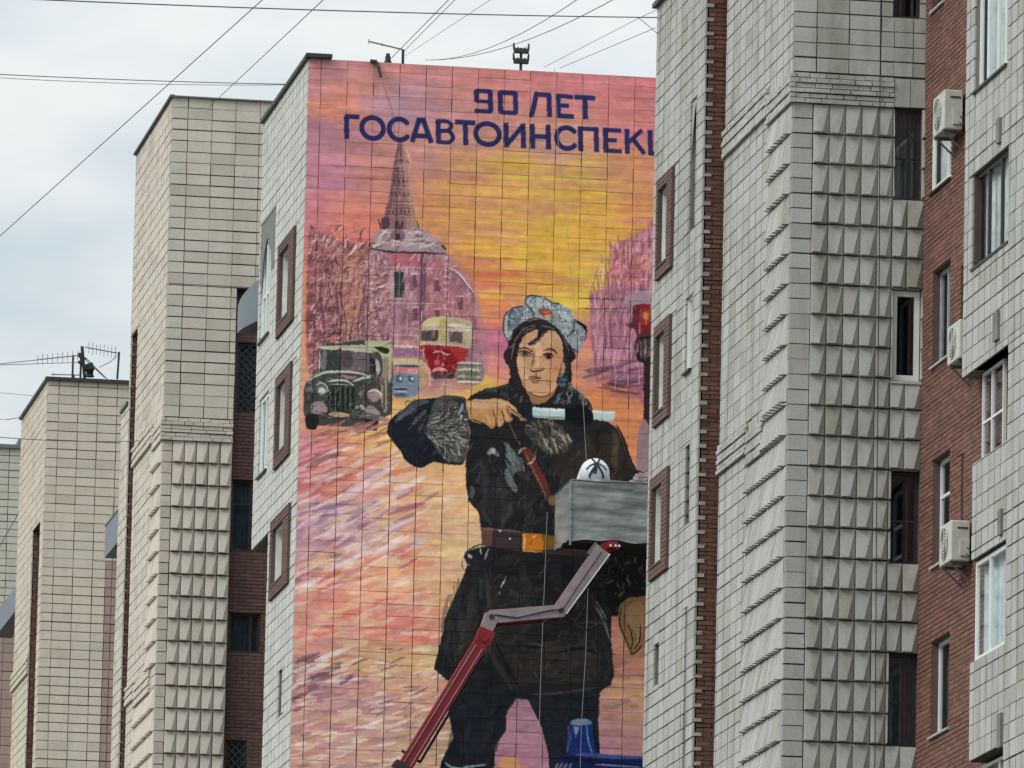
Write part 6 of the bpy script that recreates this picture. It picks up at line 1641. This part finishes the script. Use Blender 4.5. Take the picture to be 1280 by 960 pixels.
# bundle of cloths lying over the basket rim at the right
g = MB(); q0 = P(790, 598, Y=YB + .2); n = 12
for k, (hh, rr, dx) in enumerate(((.03, .17, .0), (.1, .16, .05), (.17, .13, .1), (.22, .09, .16))):
    pts = [(q0[0] - .04 + dx + t * .55 / 6, YB + .15 + .03 * math.sin(t * 1.7 + k), zt + .02 + hh + .02 * math.sin(t * 2.1 + k)) for t in range(7)]
    g.tube(pts, rr * .42, 8)
o = g.build('cloth_bundle', plain('dusty_pink_cloth', (.26, .19, .20), .9, noise=.3, scale=9), smooth=True, loc=(q0[0], YB + .15, zt)); tag(o, 'heap of dusty pinkish cloths on the right end of the basket rim', 'cloths')

# ================================================================== worker bending forward in the basket, seen from behind
def skin_body(name, joints, edges, mat, parent=None, sub=2, root_i=0):
    me = bpy.data.meshes.new(name); me.from_pydata([j[:3] for j in joints], edges, []); me.update()
    o = bpy.data.objects.new(name, me); link(o)
    md = o.modifiers.new('skin', 'SKIN')
    for i, j in enumerate(joints):
        me.skin_vertices[0].data[i].radius = (j[3], j[4] if len(j) > 4 else j[3])
    me.skin_vertices[0].data[root_i].use_root = True
    s = o.modifiers.new('sub', 'SUBSURF'); s.levels = sub; s.render_levels = sub
    me.materials.append(mat)
    if parent: o.parent = parent
    return o


wx, wy, wz = P(743, 640, Y=YB + .42)[0], YB + .42, zb
ztop = P(742, 573, Y=YB + .42)[2]
worker = empty('person', (wx, wy, wz), 'worker in white overalls with black harness straps bending over inside the basket', 'person')
# local frame: x right, y towards the wall, z up
H0 = ztop - wz + .02
hip = .86
cz_, rx_, ry_, rz_, cy_ = H0 - .30, .295, .24, .295, .06          # the rounded, bent back


def soft_body(name, parts, mat, parent, voxel=.022):
    """one continuous surface: overlapping tapered volumes fused by a voxel remesh and smoothed"""
    me = bpy.data.meshes.new(name); bm = bmesh.new()
    for c, r in parts:
        g_ = bmesh.ops.create_uvsphere(bm, u_segments=18, v_segments=12, radius=1)
        for v in g_['verts']: v.co = Vector((v.co.x * r[0] + c[0], v.co.y * r[1] + c[1], v.co.z * r[2] + c[2]))
    bm.to_mesh(me); bm.free(); me.materials.append(mat)
    o = bpy.data.objects.new(name, me); link(o, parent)
    m_ = o.modifiers.new('fuse', 'REMESH'); m_.mode = 'VOXEL'; m_.voxel_size = voxel; m_.use_smooth_shade = True
    m_ = o.modifiers.new('soften', 'SMOOTH'); m_.factor = .5; m_.iterations = 6
    return o


def limb(pts, rad, n=7):
    o = []
    for (p, q), (r0, r1) in zip(zip(pts[:-1], pts[1:]), zip(rad[:-1], rad[1:])):
        for k in range(n):
            t = k / (n - 1); r = r0 + (r1 - r0) * t; o.append((tuple(p[i] + (q[i] - p[i]) * t for i in range(3)), (r, r, r)))
    return o


vols = [((0, cy_, cz_), (rx_, ry_, rz_)), ((0, -.10, hip + .02), (.19, .16, .17)), ((0, -.04, hip + .2), (.2, .17, .2)), ((0, .27, H0 - .24), (.085, .09, .085))]
for sx in (-1, 1):
    vols += limb([(.17 * sx, .12, H0 - .26), (.275 * sx, .20, H0 - .46), (.30 * sx, .38, H0 - .58), (.275 * sx, .51, H0 - .70)], [.12, .075, .055, .036])
    vols += limb([(.11 * sx, -.09, hip - .02), (.13 * sx, .05, .48), (.13 * sx, -.06, .11)], [.115, .08, .055]) + [((.13 * sx, .02, .055), (.05, .13, .05))]
soft_body('body', vols, M['shirt'], worker)
# hands with five fingers on the work
for sx in (-1, 1):
    hx, hy, hz_ = .275 * sx, .52, H0 - .74
    hj = [(hx, hy, hz_ + .03, .026, .02), (hx, hy + .03, hz_ - .04, .036, .016)]; he = [(0, 1)]
    for k in range(4):
        i = len(hj); fx = hx + (-.028 + .019 * k); L_ = (.030, .036, .034, .027)[k]
        hj += [(fx, hy + .045, hz_ - .075, .0095), (fx, hy + .06, hz_ - .075 - L_, .0085), (fx, hy + .055, hz_ - .085 - L_ * 1.8, .007)]
        he += [(1, i), (i, i + 1), (i + 1, i + 2)]
    i = len(hj); hj += [(hx - .035 * sx, hy + .04, hz_ - .03, .011), (hx - .05 * sx, hy + .065, hz_ - .06, .009)]; he += [(1, i), (i, i + 1)]
    skin_body('hand', hj, he, M['skin'], worker, sub=1)
# head, bowed forwards, with hair, ears and face
hc = Vector((0, .38, H0 - .31))
me = bpy.data.meshes.new('head'); bm = bmesh.new(); bmesh.ops.create_uvsphere(bm, u_segments=20, v_segments=14, radius=1)
for v in bm.verts:
    x, y, z = v.co; v.co = Vector((x * .075, y * .095, z * .115))
    if z < -.2: v.co.x *= 1 + z * .25
    if y > .8 and abs(x) < .25 and -.35 < z < .1: v.co.y += .02
bmesh.ops.rotate(bm, verts=bm.verts, cent=(0, 0, 0), matrix=Matrix.Rotation(math.radians(-55), 3, 'X'))
bm.to_mesh(me); bm.free(); me.materials.append(M['skin'])
ho = bpy.data.objects.new('head', me); ho.location = hc; link(ho, worker)
me = bpy.data.meshes.new('hair'); bm = bmesh.new(); bmesh.ops.create_uvsphere(bm, u_segments=20, v_segments=14, radius=1)
for v in list(bm.verts):
    if v.co.y > .55 and v.co.z < .55 or v.co.z < -.45: bm.verts.remove(v)
for v in bm.verts: v.co = Vector((v.co.x * .082, v.co.y * .102, v.co.z * .122))
bmesh.ops.rotate(bm, verts=bm.verts, cent=(0, 0, 0), matrix=Matrix.Rotation(math.radians(-55), 3, 'X'))
bm.to_mesh(me); bm.free(); me.materials.append(M['harness'])
o = bpy.data.objects.new('hair', me); o.location = (0, 0, 0); link(o, ho)
for sx in (-1, 1):
    me = bpy.data.meshes.new('ear'); bm = bmesh.new(); bmesh.ops.create_uvsphere(bm, u_segments=8, v_segments=6, radius=1)
    for v in bm.verts: v.co = Vector((v.co.x * .012, v.co.y * .022, v.co.z * .03))
    bm.to_mesh(me); bm.free(); me.materials.append(M['skin']); o = bpy.data.objects.new('ear', me); o.location = (.078 * sx, .0, 0); link(o, ho)
# harness: crossing straps and back pad
def strap(pts, w, name='harness_strap'):
    mb = MB(); V = [Vector(p) for p in pts]
    for a_, b_ in zip(V[:-1], V[1:]): mb.beam(a_, b_ + (b_ - a_) * .08, w, .012, up=(0, -1, .2))
    o = mb.build(name, M['harness']); o.parent = worker; return o


def on_back(x, z, off=.012):
    q = max(0., 1 - (x / rx_) ** 2 - ((z - cz_) / rz_) ** 2); return (x, cy_ - ry_ * math.sqrt(q) - off, z)


for sx in (-1, 1):
    strap([on_back(x_ * sx, H0 - z_) for x_, z_ in ((.08, .02), (.065, .05), (.04, .09), (.0, .15), (-.05, .22), (-.10, .30), (-.13, .36), (-.14, .42))], .034)
    strap([on_back(x_ * sx, H0 - z_) for x_, z_ in ((.01, .14), (.07, .15), (.14, .19), (.2, .26))], .02)
strap([on_back(x_, H0 - z_, .016) for x_, z_ in ((-.005, .13), (-.015, .17), (-.03, .24), (-.045, .33))], .075, 'harness_pad')
